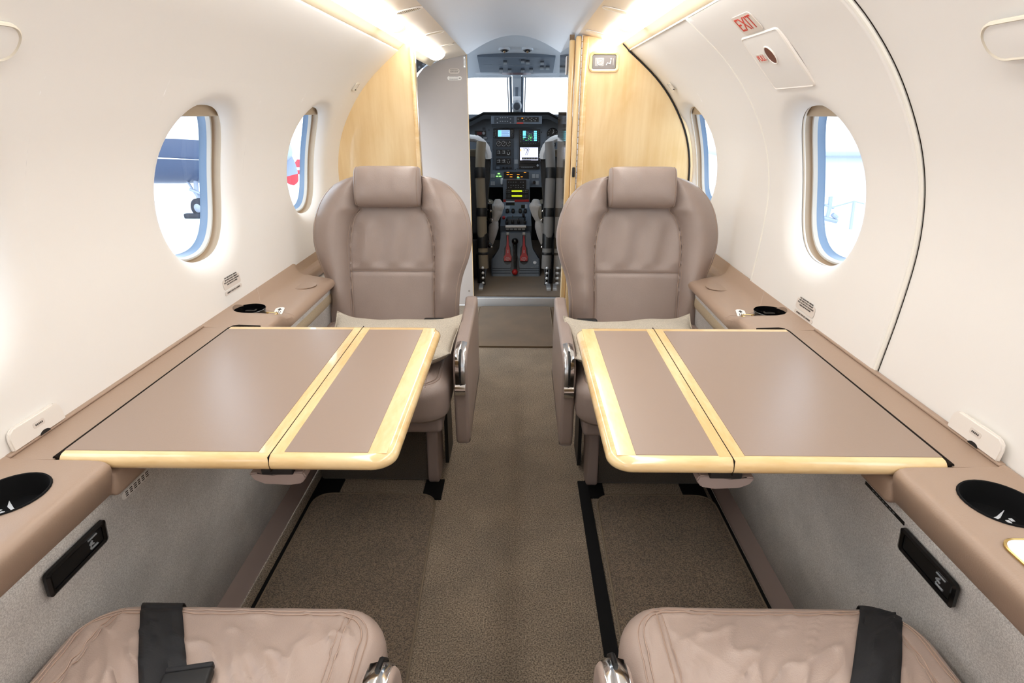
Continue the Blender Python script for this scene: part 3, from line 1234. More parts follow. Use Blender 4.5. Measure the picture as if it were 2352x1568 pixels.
    for sx in (-1, 1):
        bm = bmesh.new()
        add_tube(bm, [T(sx * (hx - 0.058), y, H(sx * (hx - 0.058), y) + 0.0006) for y in [yb - 0.05 + (yf - yb + 0.07) * k / 60 for k in range(61)]], 0.0011, 5)
        add_tube(bm, [T(sx * (hx - 0.066), y, H(sx * (hx - 0.066), y) + 0.0006) for y in [yb - 0.05 + (yf - yb + 0.07) * k / 60 for k in range(61)]], 0.0009, 5)
        link('cushion_seam', bm, MP, cu)
    for dd in (0.024, 0.032):
        pr = [(x, y + yc) for x, y in ringp(dd)]
        link('border_seam', tube([T(x, y, H(x, y) + 0.0005) for x, y in pr], 0.0011, 5, closed=True), MP, cu)

    # shroud, base, pedestal post
    link('front_shroud', box(T(0, -0.26, 0.318), (chalf * 1.8, 0.36, 0.075), 0.014), 'mauve_plastic', root)
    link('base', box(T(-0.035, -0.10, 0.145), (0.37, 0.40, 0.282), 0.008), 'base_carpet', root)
    link('leg', puffy([(-0.285, 0.285), (-0.225, 0.285), (-0.19, 0.15), (-0.22, 0.03), (-0.25, 0.003), (-0.30, 0.003), (-0.318, 0.03), (-0.302, 0.15)], 0.148, 0.186, 0.008, T), 'mauve_plastic', root)
    bm = prism([T(0.195, yy, zz) for yy, zz in ((-0.20, 0.26), (-0.1, 0.26), (-0.1, 0.02), (-0.22, 0.02))], (m * 0.012, 0, 0))
    link('side_rail', bm, 'black', root)

    # aisle armrest
    ax0, ax1 = arm
    axc, aw = (ax0 + ax1) / 2, ax1 - ax0
    T0 = T
    T = lambda x, y, z: T0(x, y - (0.022 if light else 0), z)
    bm = bmesh.new()
    prof = [(0.02, 0.545), (-0.05, 0.548), (-0.25, 0.538), (-0.36, 0.530), (-0.395, 0.522), (-0.414, 0.500), (-0.420, 0.470), (-0.420, 0.36), (-0.418, 0.255), (-0.405, 0.232), (-0.36, 0.225), (0.0, 0.26), (0.02, 0.30)]
    ar = link('armrest', puffy(prof, ax0, ax1, 0.011, T), ML, root, sharp=60)
    # recline lever: chrome tongue set in the armrest nose
    bm = bmesh.new()
    pth = [(-0.335, 0.5365), (-0.37, 0.5335), (-0.400, 0.5250), (-0.418, 0.502), (-0.4245, 0.475), (-0.4265, 0.440)]
    lw = aw * 0.36
    rows = [[T(axc + lw * q, y + (0.003 * (abs(q) > 0.9)), z + (0.0 if abs(q) < 0.9 else -0.003)) for q in (-1, -0.9, -0.3, 0.3, 0.9, 1)] for y, z in pth]
    add_grid(bm, rows)
    rows2 = [[T(axc + lw * q, y + 0.006, z - 0.006) for q in (-1, 1)] for y, z in pth]
    lv = link('recline_lever', bm, 'chrome', ar)
    bm = bmesh.new()
    add_tube(bm, [T(axc, -0.385, 0.5305), T(axc, -0.405, 0.522), T(axc, -0.421, 0.500), T(axc, -0.4265, 0.47), T(axc, -0.428, 0.445)], [0.0035, 0.004, 0.0035, 0.003, 0.002], 8)
    link('slot', bm, 'black', lv)
    bm = bmesh.new()
    add_tube(bm, [T(ax0 + 0.006, -0.416, 0.420), T(ax1 - 0.006, -0.416, 0.420)], 0.021, 20)
    link('lever_knuckle', bm, 'chrome', lv)
    T = T0
    # belt
    if belt:
        (xa, ya_), (xb, yb_), bw = belt
        bm = bmesh.new()
        sl_ = (xb - xa) / (yb_ - ya_)
        rows = []
        for dz in (-0.110, -0.075, -0.050):
            rows.append([T(xa + sl_ * (yf - ya_) + bw * j / 8 - bw / 2, yf - 0.0015, ZT + dz) for j in range(9)])
        for k in range(61):
            y = yf + (yb_ - yf) * (k / 60) ** 1.7
            fo = max(0.0, 1 - (y - yf) / RS)
            x = xa + sl_ * (y - ya_)
            rows.append([T(x + bw * j / 8 - bw / 2, y - 0.0034 * fo, H(x + bw * j / 8 - bw / 2, y) + 0.0044) for j in range(9)])
        add_grid(bm, rows)
        bl = link('seat_belt', bm, 'belt', root, recalc=True)
        md = bl.modifiers.new('thick', 'SOLIDIFY')
        md.thickness = 0.0016
        md.offset = 0
        if name_i == 'nl':
            bk_ = link('buckle', box(T(0.012, -0.398, H(0.01, -0.40) + 0.008), (0.060, 0.060, 0.014), 0.004,
                                     rot=Matrix.Rotation(R(10), 3, 'Z')), 'black', bl)
            link('buckle_lip', box(T(0.006, -0.430, H(0.01, -0.43) + 0.008), (0.058, 0.008, 0.012), 0.003,
                                   rot=Matrix.Rotation(R(10), 3, 'Z')), 'belt', bk_)
    return root, H, T


gfar = 'taupe leather seats facing aft'
gnear = 'taupe leather seats facing forward'
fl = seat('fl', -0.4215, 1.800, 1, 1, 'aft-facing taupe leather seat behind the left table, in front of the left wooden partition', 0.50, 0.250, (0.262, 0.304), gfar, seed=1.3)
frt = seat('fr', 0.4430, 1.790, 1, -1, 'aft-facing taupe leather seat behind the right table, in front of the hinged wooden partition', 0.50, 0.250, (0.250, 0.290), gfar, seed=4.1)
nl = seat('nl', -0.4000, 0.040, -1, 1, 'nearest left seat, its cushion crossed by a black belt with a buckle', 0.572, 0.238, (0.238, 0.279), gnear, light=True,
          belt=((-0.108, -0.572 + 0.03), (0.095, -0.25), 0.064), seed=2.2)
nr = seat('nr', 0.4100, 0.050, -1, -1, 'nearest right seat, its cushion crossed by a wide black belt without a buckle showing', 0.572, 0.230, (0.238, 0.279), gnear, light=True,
          belt=((-0.166, -0.572 + 0.03), (0.045, -0.25), 0.064), seed=6.7)


# ------------------------------------------------------------------ pillows
def pillow(cx, cy, cz, hw, hd, rot, tilt, label, seed):
    bm = bmesh.new()
    n = 44
    M = Matrix.Translation((cx, cy, cz)) @ Matrix.Rotation(rot, 4, 'Z') @ Matrix.Rotation(tilt, 4, 'X')
    for sg in (1, -1):
        rows = []
        for i in range(n + 1):
            u = -1 + 2 * i / n
            row = []
            for j in range(n + 1):
                v = -1 + 2 * j / n
                px = hw * u * (1 - 0.07 * (1 - v * v) * 0 - 0.06 * (1 - abs(v) ** 2))
                py = hd * v * (1 - 0.06 * (1 - abs(u) ** 2))
                px, py = hw * u * (0.94 + 0.06 * v * v), hd * v * (0.93 + 0.07 * u * u)
                h = ((1 - abs(u) ** 2.6) * (1 - abs(v) ** 2.6)) ** 0.62
                z = sg * (0.046 * h + 0.001) + 0.034 * (u * u * v * v) ** 1.5 + 0.012 * noise.noise(Vector((u * 1.3 + seed, v * 1.1, seed))) + 0.004 * noise.noise(Vector((u * 3, v * 3, seed))) * h
                row.append(M @ Vector((px, py, z)))
            rows.append(row)
        add_grid(bm, rows)
    bmesh.ops.remove_doubles(bm, verts=bm.verts, dist=0.0023)
    o = link('throw_pillow', bm, 'linen', sharp=80)
    tag(o, label, 'pillow', 'woven beige pillows')
    bm = bmesh.new()
    pr = []
    for u, v in [(-1 + 2 * k / 30, -1) for k in range(30)] + [(1, -1 + 2 * k / 30) for k in range(30)] + [(1 - 2 * k / 30, 1) for k in range(30)] + [(-1, 1 - 2 * k / 30) for k in range(30)]:
        pr.append(M @ Vector((hw * u * (0.94 + 0.06 * v * v) * 1.004, hd * v * (0.93 + 0.07 * u * u) * 1.004,
                              0.034 * (u * u * v * v) ** 1.5 + 0.012 * noise.noise(Vector((u * 1.3 + seed, v * 1.1, seed))))))
    add_tube(bm, pr, 0.002, 6, closed=True)
    link('edge_seam', bm, 'linen', o)
    return o


pillow(-0.365, 1.515, 0.512, 0.205, 0.135, R(-2), R(5), 'beige woven pillow with a pointed corner, on the left seat behind the left table', 1.0)
pillow(0.385, 1.510, 0.512, 0.205, 0.135, R(3), R(5), 'beige woven pillow mostly hidden behind the right table, on the right seat', 5.0)
for cxb, lab in ((-0.262, 'black belt buckle lying behind the pillow on the left seat'), (0.262, 'black belt buckle lying behind the pillow on the right seat')):
    b = link('belt_buckle', box((cxb + 0.0, 1.728, 0.499), (0.07, 0.03, 0.02), 0.006, rot=Matrix.Rotation(R(-12), 3, 'X')), 'black')
    tag(b, lab, 'buckle')
    link('tongue', box((cxb, 1.714, 0.506), (0.03, 0.03, 0.004), 0.001), 'belt', b)


# ------------------------------------------------------------------ floor mats and tracks
def mat_shape(pts, z, t, m, name, label, edge, cat='mat'):
    o = link(name, prism([(x, y, z) for x, y in pts], (0, 0, t)), m)
    tag(o, label, cat)
    bm = bmesh.new()
    add_tube(bm, [(x, y, z + t * 0.8) for x, y in pts], 0.0035, 8, closed=True)
    link('binding', bm, edge, o)
    return o


def quad_round(p, r):
    """rounded polygon through corner list p with radius r"""
    out = []
    n = len(p)
    for i in range(n):
        a, b, c = Vector(p[i - 1]), Vector(p[i]), Vector(p[(i + 1) % n])
        u, v = (a - b).normalized(), (c - b).normalized()
        s, e = b + u * r, b + v * r
        for k in range(9):
            q = k / 8
            out.append(((s * (1 - q) ** 2 + b * 2 * q * (1 - q) + e * q * q)[0], (s * (1 - q) ** 2 + b * 2 * q * (1 - q) + e * q * q)[1]))
    return out


mat('binding_brown', (120, 106, 88), 0.8)
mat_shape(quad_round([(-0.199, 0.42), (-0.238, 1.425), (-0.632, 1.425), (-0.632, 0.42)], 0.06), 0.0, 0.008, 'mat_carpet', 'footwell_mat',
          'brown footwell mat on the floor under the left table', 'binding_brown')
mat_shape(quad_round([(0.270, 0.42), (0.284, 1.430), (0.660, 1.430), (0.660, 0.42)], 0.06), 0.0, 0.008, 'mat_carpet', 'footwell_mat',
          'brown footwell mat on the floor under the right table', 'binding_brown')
mat_shape(quad_round([(-0.230, 2.64), (0.222, 2.64), (0.228, 3.275), (-0.222, 3.275)], 0.03), 0.0, 0.010, 'plush_mat', 'doormat',
          'plush brown mat lying before the metal cockpit sill', 'binding_brown')
k = 7
for c, s in (((-0.638, 0.55, 0.0045), (0.012, 2.9, 0.009)), ((0.666, 0.55, 0.0045), (0.010, 2.9, 0.009)), ((0.248, 0.62, 0.004), (0.034, 1.76, 0.008)),
             ((-0.252, 1.455, 0.003), (0.062, 0.10, 0.006)), ((-0.600, 1.455, 0.003), (0.075, 0.10, 0.006)), ((0.283, 1.462, 0.003), (0.06, 0.085, 0.006)),
             ((0.610, 1.455, 0.003), (0.075, 0.10, 0.006))):
    struct(link('trim_%d' % k, box(c, s), 'black_rough', smooth=False))
    k += 1

# ------------------------------------------------------------------ forward partitions
PY = 2.455


def curve_pts(side, Y, out=0.004):
    return [wall_pt(side, Y, SL * q / 30, out) for q in range(31)]


left_pts = [Vector((-0.412, PY, 0.0)), Vector((-0.412, PY, 1.420)), Vector((-0.440, PY, 1.412)), Vector((-0.462, PY, 1.392))] + list(reversed(curve_pts(-1, PY, 0.010))) + \
    [Vector((-0.755, PY, 0.5)), Vector((-0.70, PY, 0.0))]
lp = link('wooden_partition', prism(left_pts, (0, 0.028, 0)), 'maple', smooth=False)
tag(lp, 'curved maple partition behind the left rear-facing seat, beside the grey bulkhead', 'partition')
bm = box((-0.409, PY + 0.010, 0.71), (0.018, 0.052, 1.42), 0.006)
link('edge_post', bm, 'maple_edge', lp)

rp_pts = [Vector((0.276, PY, 0.0)), Vector((0.276, PY, 1.442)), Vector((0.345, PY, 1.432)), Vector((0.44, PY, 1.412)), Vector((0.462, PY, 1.392))] + list(reversed(curve_pts(1, PY, 0.014))) + \
    [Vector((0.755, PY, 0.5)), Vector((0.70, PY, 0.0))]
rp = link('wooden_partition', prism(rp_pts, (0, 0.028, 0)), 'maple', smooth=False)
tag(rp, 'tall glossy maple partition with a lit sign panel behind the right rear-facing seat', 'partition')
bm = bmesh.new()
add_tube(bm, [p + Vector((0, -0.002, 0)) for p in ([Vector((0.44, PY, 1.412)), Vector((0.462, PY, 1.392))] + list(reversed(curve_pts(1, PY, 0.0))))], 0.004, 6)
link('edge_seal', bm, 'black', rp)
bm = box((0.290, PY - 0.004, 0.72), (0.026, 0.014, 1.436), 0.006)
link('edge_moulding', bm, 'maple_edge', rp)
# folded door with piano hinge
fd = thing('folding_door', 'narrow folded maple door stack at the hinged edge of the right partition', 'door', (0.245, PY, 0))
link('door_leaf', box((0.2615, PY + 0.006, 0.720), (0.0225, 0.040, 1.436), 0.006), 'maple', fd)
link('door_leaf', box((0.238, PY + 0.020, 0.714), (0.0225, 0.040, 1.424), 0.006), 'maple', fd)
bm = bmesh.new()
for q in range(60):
    add_tube(bm, [(0.2745, PY - 0.015, 0.02 + q * 0.0237), (0.2745, PY - 0.015, 0.02 + q * 0.0237 + 0.0205)], 0.0021, 6)
link('piano_hinge', bm, 'steel', fd)
link('latch', box((0.262, PY - 0.018, 0.92), (0.012, 0.012, 0.04), 0.003), 'black', fd)
# lacquered panel along the aisle between partition and cockpit
gp = thing('aisle_screen', 'dark high-gloss wooden panel beside the aisle between right partition and cockpit', 'panel', (0.246, 2.9, 0))
gpm = prism([(0.2290, 2.495, 0.0), (0.2440, 3.292, 0.0), (0.2440, 3.292, 1.448), (0.2290, 2.495, 1.448)], (0.02, 0, 0))
link('panel', gpm, 'gloss_panel', gp, smooth=False)
bm = plate(frame_of((0.2300, 2.63, 1.345), (0, -1, 0.0), (0, 0, 1)), 0.035, 0.035, 0.006, 0.002)
link('sticker', bm, 'placard', gp)

# seat belt / no smoking sign on the right partition
sg = thing('cabin_sign', 'grey no-smoking and seat-belt sign in a routed maple frame on the right partition', 'sign', (0.368, PY - 0.002, 1.345))
M = frame_of((0.368, PY - 0.0005, 1.346), (1, 0, 0), (0, 0, 1))
link('frame', ringplate(M, 0.060, 0.0375, 0.018, 0.048, 0.0265, 0.006, 0.007, 8), 'maple_edge', sg)
scr = link('screen', plate(M, 0.0480, 0.0265, 0.004, 0.003), 'screen_grey', sg)
bm = ringplate(M, 0.0485, 0.0270, 0.005, 0.0465, 0.0250, 0.004, 0.005)
link('bezel', bm, 'black', scr)
M2 = M @ Matrix.Translation((-0.019, 0.0, 0.003))
link('no_smoking_tile', plate(M2, 0.018, 0.015, 0.002, 0.0006), 'screen_light', scr)
bm = bmesh.new()
C2 = M2 @ Matrix.Translation((0.002, 0, 0.0014))
add_tube(bm, [C2 @ Vector((0.0125 * math.cos(a), 0.0125 * math.sin(a), 0)) for a in [2 * PI * q / 30 for q in range(30)]], 0.0008, 5, closed=True)
add_tube(bm, [C2 @ Vector((-0.010, -0.006, 0)), C2 @ Vector((-0.002, -0.001, 0))], 0.0015, 6)
add_tube(bm, [C2 @ Vector((0.001, 0.001, 0)), C2 @ Vector((0.006, 0.005, 0))], 0.0022, 6)
add_tube(bm, [C2 @ Vector((-0.011, 0.003, 0)), C2 @ Vector((-0.010, 0.0, 0)), C2 @ Vector((-0.011, -0.004, 0))], 0.0008, 5)
link('no_smoking_symbol', bm, 'white_mark', scr)
bm = bmesh.new()
C3 = M @ Matrix.Translation((0.020, 0, 0.0034))
add_lathe(bm, [(0.003, 0), (0.003, 0.001)], C3 @ Vector((0.007, 0.011, 0)), axis=(0, -1, 0), seg=16)
add_tube(bm, [C3 @ Vector((0.007, 0.005, 0)), C3 @ Vector((0.004, -0.008, 0))], 0.0023, 8)
add_tube(bm, [C3 @ Vector((0.001, -0.007, 0)), C3 @ Vector((-0.006, -0.003, 0)), C3 @ Vector((-0.011, -0.012, 0))], 0.0019, 8)
link('seat_belt_symbol', bm, 'white_mark', scr)
link('window_edge', box(C3 @ Vector((0.017, 0, 0)), (0.003, 0.001, 0.026)), 'screen_light', scr)

# grey bulkhead with rounded upper corner
BY = 3.33
bpts = [Vector((-0.268, BY, 0.0)), Vector((-0.268, BY, 1.452)), Vector((-0.36, BY, 1.434)), Vector((-0.41, BY, 1.424))]
for q in range(9):
    a = q / 8
    bpts.append(Vector((-0.47 - 0.17 * a, BY, 1.400 - 0.03 * a - 0.24 * a * a)))
bpts += [Vector((-0.72, BY, 0.95)), Vector((-0.74, BY, 0.6)), Vector((-0.70, BY, 0.0))]
bh = link('bulkhead', prism(bpts, (0, 0.022, 0)), 'grey_laminate', smooth=False)
tag(bh, 'plain grey bulkhead panel between left partition and cockpit doorway', 'bulkhead')
link('edge_strip', box((-0.2665, BY + 0.011, 0.726), (0.004, 0.026, 1.452), 0.001), 'maple', bh)
for zz in (1.436, 1.392, 0.095):
    link('screw', lathe([(0.006, 0), (0.005, 0.002), (0.001, 0.0024)], (-0.278 if zz > 1 else -0.295, BY, zz), axis=(0, -1, 0), seg=16), 'chrome', bh)
link('strike_plate', plate(frame_of((-0.278, BY, 1.414), (1, 0, 0), (0, 0, 1)), 0.006, 0.030, 0.005, 0.0014), 'steel', bh)
for (zc, w, h, wd) in ((1.368, 0.030, 0.0125, 0), (1.333, 0.040, 0.010, 1)):
    cxp = -0.338 if not wd else -0.337
    p = thing('placard', 'upper oval placard with four faint lines on the grey bulkhead' if not wd else 'lower, longer white oval placard with a bold mark on the grey bulkhead', 'placard',
              (cxp, BY - 0.001, zc))
    M = frame_of((cxp, BY - 0.0002, zc), (1, 0, 0), (0, 0, 1))
    link('plaque', plate(M, w, h, h * 0.95, 0.0008, 8), 'placard_white' if wd else 'placard', p)
    bm = bmesh.new()
    for q in range(4 - wd):
        y = (h * 0.62) * (1 - q * 2 / (3 - wd))
        rr_ = random.Random(q + wd * 9)
        x = -w * 0.72
        while x < w * (0.5 if wd else 0.68):
            l = rr_.uniform(0.003, 0.008)
            add_box(bm, M @ Vector((x + l / 2, y, 0.0010)), (l, 0.0004, 0.0018))
            x += l + 0.0014
    if wd:
        add_box(bm, M @ Vector((w * 0.72, 0, 0.001)), (0.009, 0.0005, 0.004))
    link('print', bm, 'print_dark', p)

# entry vestibule: dark structure behind the left partition, right side of the vestibule
bm = bmesh.new()
rows = []
for Y in (PY + 0.03, 2.8, 3.1, BY + 0.02):
    rows.append([Vector((-0.42, Y, 1.440))] + [wall_pt(-1, Y, SL * (1 - 0.40 * q / 24), 0.03) for q in range(25)])
add_grid(bm, rows)
struct(link('door_2', bm, 'cockpit_dark'))
bm = bmesh.new()
for q in range(7):
    add_lathe(bm, [(0.006, 0), (0.005, 0.003), (0.001, 0.004)], (-0.47 - 0.022 * q, 3.1, 1.385 - 0.012 * q), axis=(0, -1, -0.5), seg=10)
struct(link('door_3', bm, 'cockpit_grey'), None)
bpy.data.objects['door_3'].parent = bpy.data.objects['door_2']
bpy.data.objects['door_3'].name = 'rivet_row'
del bpy.data.objects['rivet_row']['kind']
bm = bmesh.new()
add_grid(bm, [[Vector((0.34, Y, 1.448))] + [wall_pt(1, Y, SL * (1 - q / 24), 0.006) for q in range(25)] + [Vector((0.74, Y, 0.3)), Vector((0.70, Y, 0.0))] for Y in (PY + 0.03, 2.9, 3.4)])
struct(link('wall_vestibule', bm, 'cream'))

# metal sill at the cockpit threshold
sl = box((-0.01, 3.31, 0.030), (0.60, 0.034, 0.060), 0.003)
o = struct(link('trim_sill', sl, 'steel'))

# ------------------------------------------------------------------ things on the walls
ex = thing('exit_sign', 'white EXIT sticker with red letters above the pull cover on the right wall', 'sign', wall_pt(1, 1.345, s_of_z(1.345)))
M = wall_M(1, 1.358, s_of_z(1.340), -0.0035)
link('plaque', plate(M, 0.052, 0.0255, 0.012, 0.0015, 8), 'placard', ex)
text('letters', 'EXIT', M @ Matrix.Translation((0, 0.0, 0.0018)), 0.050, 'red_print', ex, sx=0.85)

s1, s2 = s_of_z(1.215), s_of_z(1.318)
cvY, cvs = 1.352, (s1 + s2) / 2
cv = thing('release_cover', 'square cream cover with a dark finger hole below the EXIT sticker', 'cover', wall_pt(1, cvY, cvs))
M = wall_M(1, cvY, cvs, -0.004)
o = link('cover_plate', plate(M, 0.093, (s2 - s1) / 2, 0.008, 0.005, 4), 'cream', cv)
link('cover_lip', ringplate(M, 0.097, (s2 - s1) / 2 + 0.004, 0.010, 0.091, (s2 - s1) / 2 - 0.002, 0.007, 0.0062, 4), 'cream_gloss', cv)
HM = M @ Matrix.Translation((-0.002, 0.018, 0.0055))
link('finger_hole', prism([HM @ Vector((0.0185 * math.cos(a), 0.0215 * math.sin(a), 0)) for a in [2 * PI * q / 28 for q in range(28)]], (HM.to_3x3() @ Vector((0, 0, 0.0006)))), 'red_dark', cv)
bm = bmesh.new()
add_tube(bm, [HM @ Vector((0.0195 * math.cos(a), 0.0225 * math.sin(a), 0.0)) for a in [2 * PI * q / 28 for q in range(28)]], 0.002, 6, closed=True)
link('hole_rim', bm, 'cream_gloss', cv)
PM = M @ Matrix.Translation((-0.053, 0.015, 0.0055))
pp = link('pull_label', plate(PM, 0.023, 0.0115, 0.006, 0.0008), 'placard', cv)
text('letters', 'PULL', PM @ Matrix.Translation((0, 0, 0.0010)), 0.021, 'red_print', pp, sx=0.85)


def oval_cover(side, Y, z, w, h, label):
    M = wall_M(side, Y, s_of_z(z), -0.0015)
    t = thing('oval_cover', label, 'cover', M.translation)
    link('lid', plate(M, w, h, min(w, h) * 0.95, 0.004, 10), 'cream', t)
    link('rim', ringplate(M, w + 0.003, h + 0.003, min(w, h) * 0.98, w - 0.001, h - 0.001, min(w, h) * 0.9, 0.0056, 10), 'rim_shadow', t)


oval_cover(-1, 0.700, 1.243, 0.085, 0.0245, 'cream oval cover cut by the left edge of the view, on the left wall')
oval_cover(1, 0.705, 1.243, 0.085, 0.0245, 'cream oval cover cut by the right edge of the view, on the right wall')


def mask_lid(side, Y, label):
    z0, z1 = 0.675, 0.712
    M = wall_M(side, Y, s_of_z(0.690), -0.001)
    t = thing('access_lid', label, 'lid', M.translation)
    pts = [(-0.052, -0.017), (0.052, -0.017), (0.052, 0.004), (0.049, 0.013), (0.040, 0.019), (-0.040, 0.019), (-0.049, 0.013), (-0.052, 0.004)]
    bm = prism([M @ Vector((x, y, 0)) for x, y in pts], M.to_3x3() @ Vector((0, 0, 0.007)))
    bmesh.ops.bevel(bm, geom=bm.edges[:], offset=0.0025, segments=2, affect='EDGES')
    link('lid', bm, 'cream_gloss', t)
    link('finger_notch', prism([M @ Vector((0.006 + 0.010 * math.cos(a), -0.017 + 0.006 * math.sin(a), 0.0071)) for a in [PI * q / 10 for q in range(11)]],
                               M.to_3x3() @ Vector((0, 0, 0.0006))), 'black', t)
    lb = link('small_label', plate(M @ Matrix.Translation((0.002, 0.003, 0.007)), 0.011, 0.005, 0.003, 0.0005), 'placard', t)
    bm = bmesh.new()
    for q in range(5):
        add_box(bm, M @ Vector((-0.004 + q * 0.003, 0.003, 0.0078)), (0.0006, 0.0016, 0.003))
    link('print', bm, 'print_dark', lb)


mask_lid(-1, 0.742, 'cream lid with a tiny label, rising from the left ledge near the left cup holder')
mask_lid(1, 0.738, 'cream lid with a tiny label, rising from the right ledge near the right cup holder')


def placard_two(side, Y, z, seat_side):
    M = wall_M(side, Y, s_of_z(z), -0.0006 if side < 0 else -0.004)
    t = thing('placard', 'faint takeoff and landing seat placard under the first %s window' % seat_side, 'placard', M.translation)
    link('plaque', plate(M, 0.046, 0.0135, 0.008, 0.0006), 'placard', t)
    text('letters', 'FOR TAKEOFF AND LANDING\nSEAT MUST BE FULLY UPRIGHT\nFULLY AFT AND FULLY OUTBOARD\nTABLE MUST BE STOWED', M @ Matrix.Translation((0, 0.0075, 0.0009)), 0.0052, 'print_dark', t, sx=0.95)
    M = wall_M(side, Y - 0.002, s_of_z(z - 0.0225), -0.0006 if side < 0 else -0.004)
    t = thing('placard', 'narrow one-line armrest placard just above the %s ledge' % seat_side, 'placard', M.translation)
    link('plaque', plate(M, 0.046, 0.005, 0.004, 0.0006), 'placard', t)
    text('letters', 'ARMREST MUST BE LOWERED', M @ Matrix.Translation((0, 0, 0.0009)), 0.0056, 'print_dark', t, sx=0.95)


placard_two(-1, 1.418, 0.731, 'left')
placard_two(1, 1.302, 0.703, 'right')


def clip(side, label):
    M = wall_M(side, 2.33, s_of_z(1.252), -0.001)
    o = thing('coat_hook', label, 'hook', M.translation)
    link('flap', plate(M, 0.021, 0.0165, 0.009, 0.0022, 6), 'cream', o)
    link('flap_edge', ringplate(M, 0.0225, 0.018, 0.010, 0.0205, 0.016, 0.009, 0.0036, 6), 'rim_shadow', o)
    link('pin', box(M @ Vector((0.018, -0.012, 0.003)), (0.004, 0.008, 0.004), 0.001), 'dark_gap', o)


clip(-1, 'small folded coat hook on the left wall beside the left maple partition')
clip(1, 'small folded coat hook on the right wall beside the right maple partition')

# black latch trays in the dado
for side in (-1, 1):
    c0 = Vector((side * 0.643, 0.614, 0.541))
    ux = Vector((0, 1 if side < 0 else -1, 0))
    uy = Vector((-side * 0.013, 0, 0.105)) * 1.0
    M = frame_of(c0 + Vector((-side * 0.004, 0, 0)), ux, uy)
    sd = 'left' if side < 0 else 'right'
    t = thing('storage_latch', 'long black recessed latch tray in the grey carpeted wall below the %s ledge' % sd, 'latch', c0)
    link('tray', plate(M, 0.057, 0.020, 0.006, 0.003), 'black', t)
    link('rim', ringplate(M, 0.059, 0.022, 0.007, 0.050, 0.014, 0.004, 0.007), 'black_gloss', t)
    bm = bmesh.new()
    ox = 0.030
    def bar(x0_, y0_, x1_, y1_, w=0.0022):
        add_tube(bm, [M @ Vector((ox + x0_, y0_, 0.0036)), M @ Vector((ox + x1_, y1_, 0.0036))], w / 2, 6)
    bar(-0.009, 0.009, 0.009, 0.009, 0.003)
    bar(-0.006, -0.009, 0.008, -0.009, 0.0034)
    bar(-0.007, -0.001, -0.001, 0.004, 0.0034)
    bar(-0.007, -0.001, 0.001, -0.003, 0.003)
    bar(-0.001, 0.004, -0.007, -0.008, 0.002)
    link('mark', bm, 'grey_mark', t)
M = frame_of((-0.6405, 0.760, 0.560), (0, 1, 0), (0.008, 0, 0.1))
t = thing('placard', 'pale rounded three-line sticker on the carpeted left wall under the left table', 'placard', M.translation)
link('plaque', plate(M, 0.035, 0.0075, 0.006, 0.001), 'placard_white', t)
bm = bmesh.new()
for q in range(3):
    for w_ in range(6):
        l = 0.0055 + 0.003 * ((w_ * 7 + q * 3) % 3) / 3
        add_box(bm, M @ Vector((-0.026 + w_ * 0.0105 + l / 2, 0.004 - q * 0.004, 0.0012)), (0.0006, l, 0.0018))
link('print', bm, 'print_dark', t)
M = frame_of((0.6405, 0.730, 0.562), (0, -1, 0), (-0.008, 0, 0.1))
t = thing('placard', 'slim black label strip on the carpeted right wall beside the right ledge', 'placard', M.translation)
link('strip', plate(M, 0.052, 0.0035, 0.001, 0.001), 'black', t)
bm = bmesh.new()
for q in range(7):
    add_box(bm, M @ Vector((-0.028 + q * 0.009, 0, 0.0012)), (0.0006, 0.005, 0.0012))
link('print', bm, 'grey_mark', t)


# ceiling fittings
def ceil_M(x, Y, out=0.0):
    z = ceil_z(x)
    t = (ceil_z(x + 0.002) - ceil_z(x - 0.002)) / 0.004
    ux = Vector((1, 0, t)).normalized()
    nrm = Vector((t, 0, -1)).normalized()
    return frame_of(Vector((x, Y, z)) + nrm * out, ux, (0, -1, 0)) if False else frame_of(Vector((x, Y, z)) + nrm * out, ux, (0, -1, 0))


def ceil_oval(x, Y, w, h, label, kind):
    M = ceil_M(x, Y, 0.0005)
    if kind == 'grille':
        t = thing('speaker_grille', label, 'grille', M.translation)
        link('rim', ringplate(M, w, h, h * 0.98, w - 0.004, h - 0.004, h * 0.9, 0.004, 10), 'cream_gloss', t)
        link('backing', plate(M, w - 0.003, h - 0.003, h * 0.9, 0.0008, 10), 'screen_grey', t)
        bm = bmesh.new()
        for q in range(13):
            xx = -w * 0.82 + q * w * 1.64 / 12
            hh = h * 0.80 * math.sqrt(max(0.02, 1 - (xx / w) ** 2))
            add_tube(bm, [M @ Vector((xx, -hh, 0.0018)), M @ Vector((xx, hh, 0.0018))], 0.0014, 6)
        link('slats', bm, 'valance', t)
    else:
        t = thing('ceiling_cover', label, 'cover', M.translation)
        link('lid', plate(M, w, h, h * 0.95, 0.0016, 10), 'valance', t)
        link('rim', ringplate(M, w + 0.001, h + 0.001, h * 0.98, w - 0.0015, h - 0.0015, h * 0.93, 0.0028, 10), 'cream_gloss', t)


ceil_oval(-0.302, 1.852, 0.041, 0.022, 'slatted oval speaker grille in the left half of the ceiling', 'grille')
ceil_oval(0.312, 1.850, 0.041, 0.020, 'plain oval cover in the right half of the ceiling, nearest the camera', 'cover')
ceil_oval(-0.300, 2.360, 0.036, 0.022, 'oval ceiling cover outlined beside the left strip light, behind the speaker grille', 'cover')
ceil_oval(-0.300, 2.760, 0.030, 0.020, 'small oval ceiling cover beside the forward tip of the left strip light', 'cover')
ceil_oval(0.312, 2.330, 0.036, 0.016, 'oval ceiling cover just above the right maple partition', 'cover')

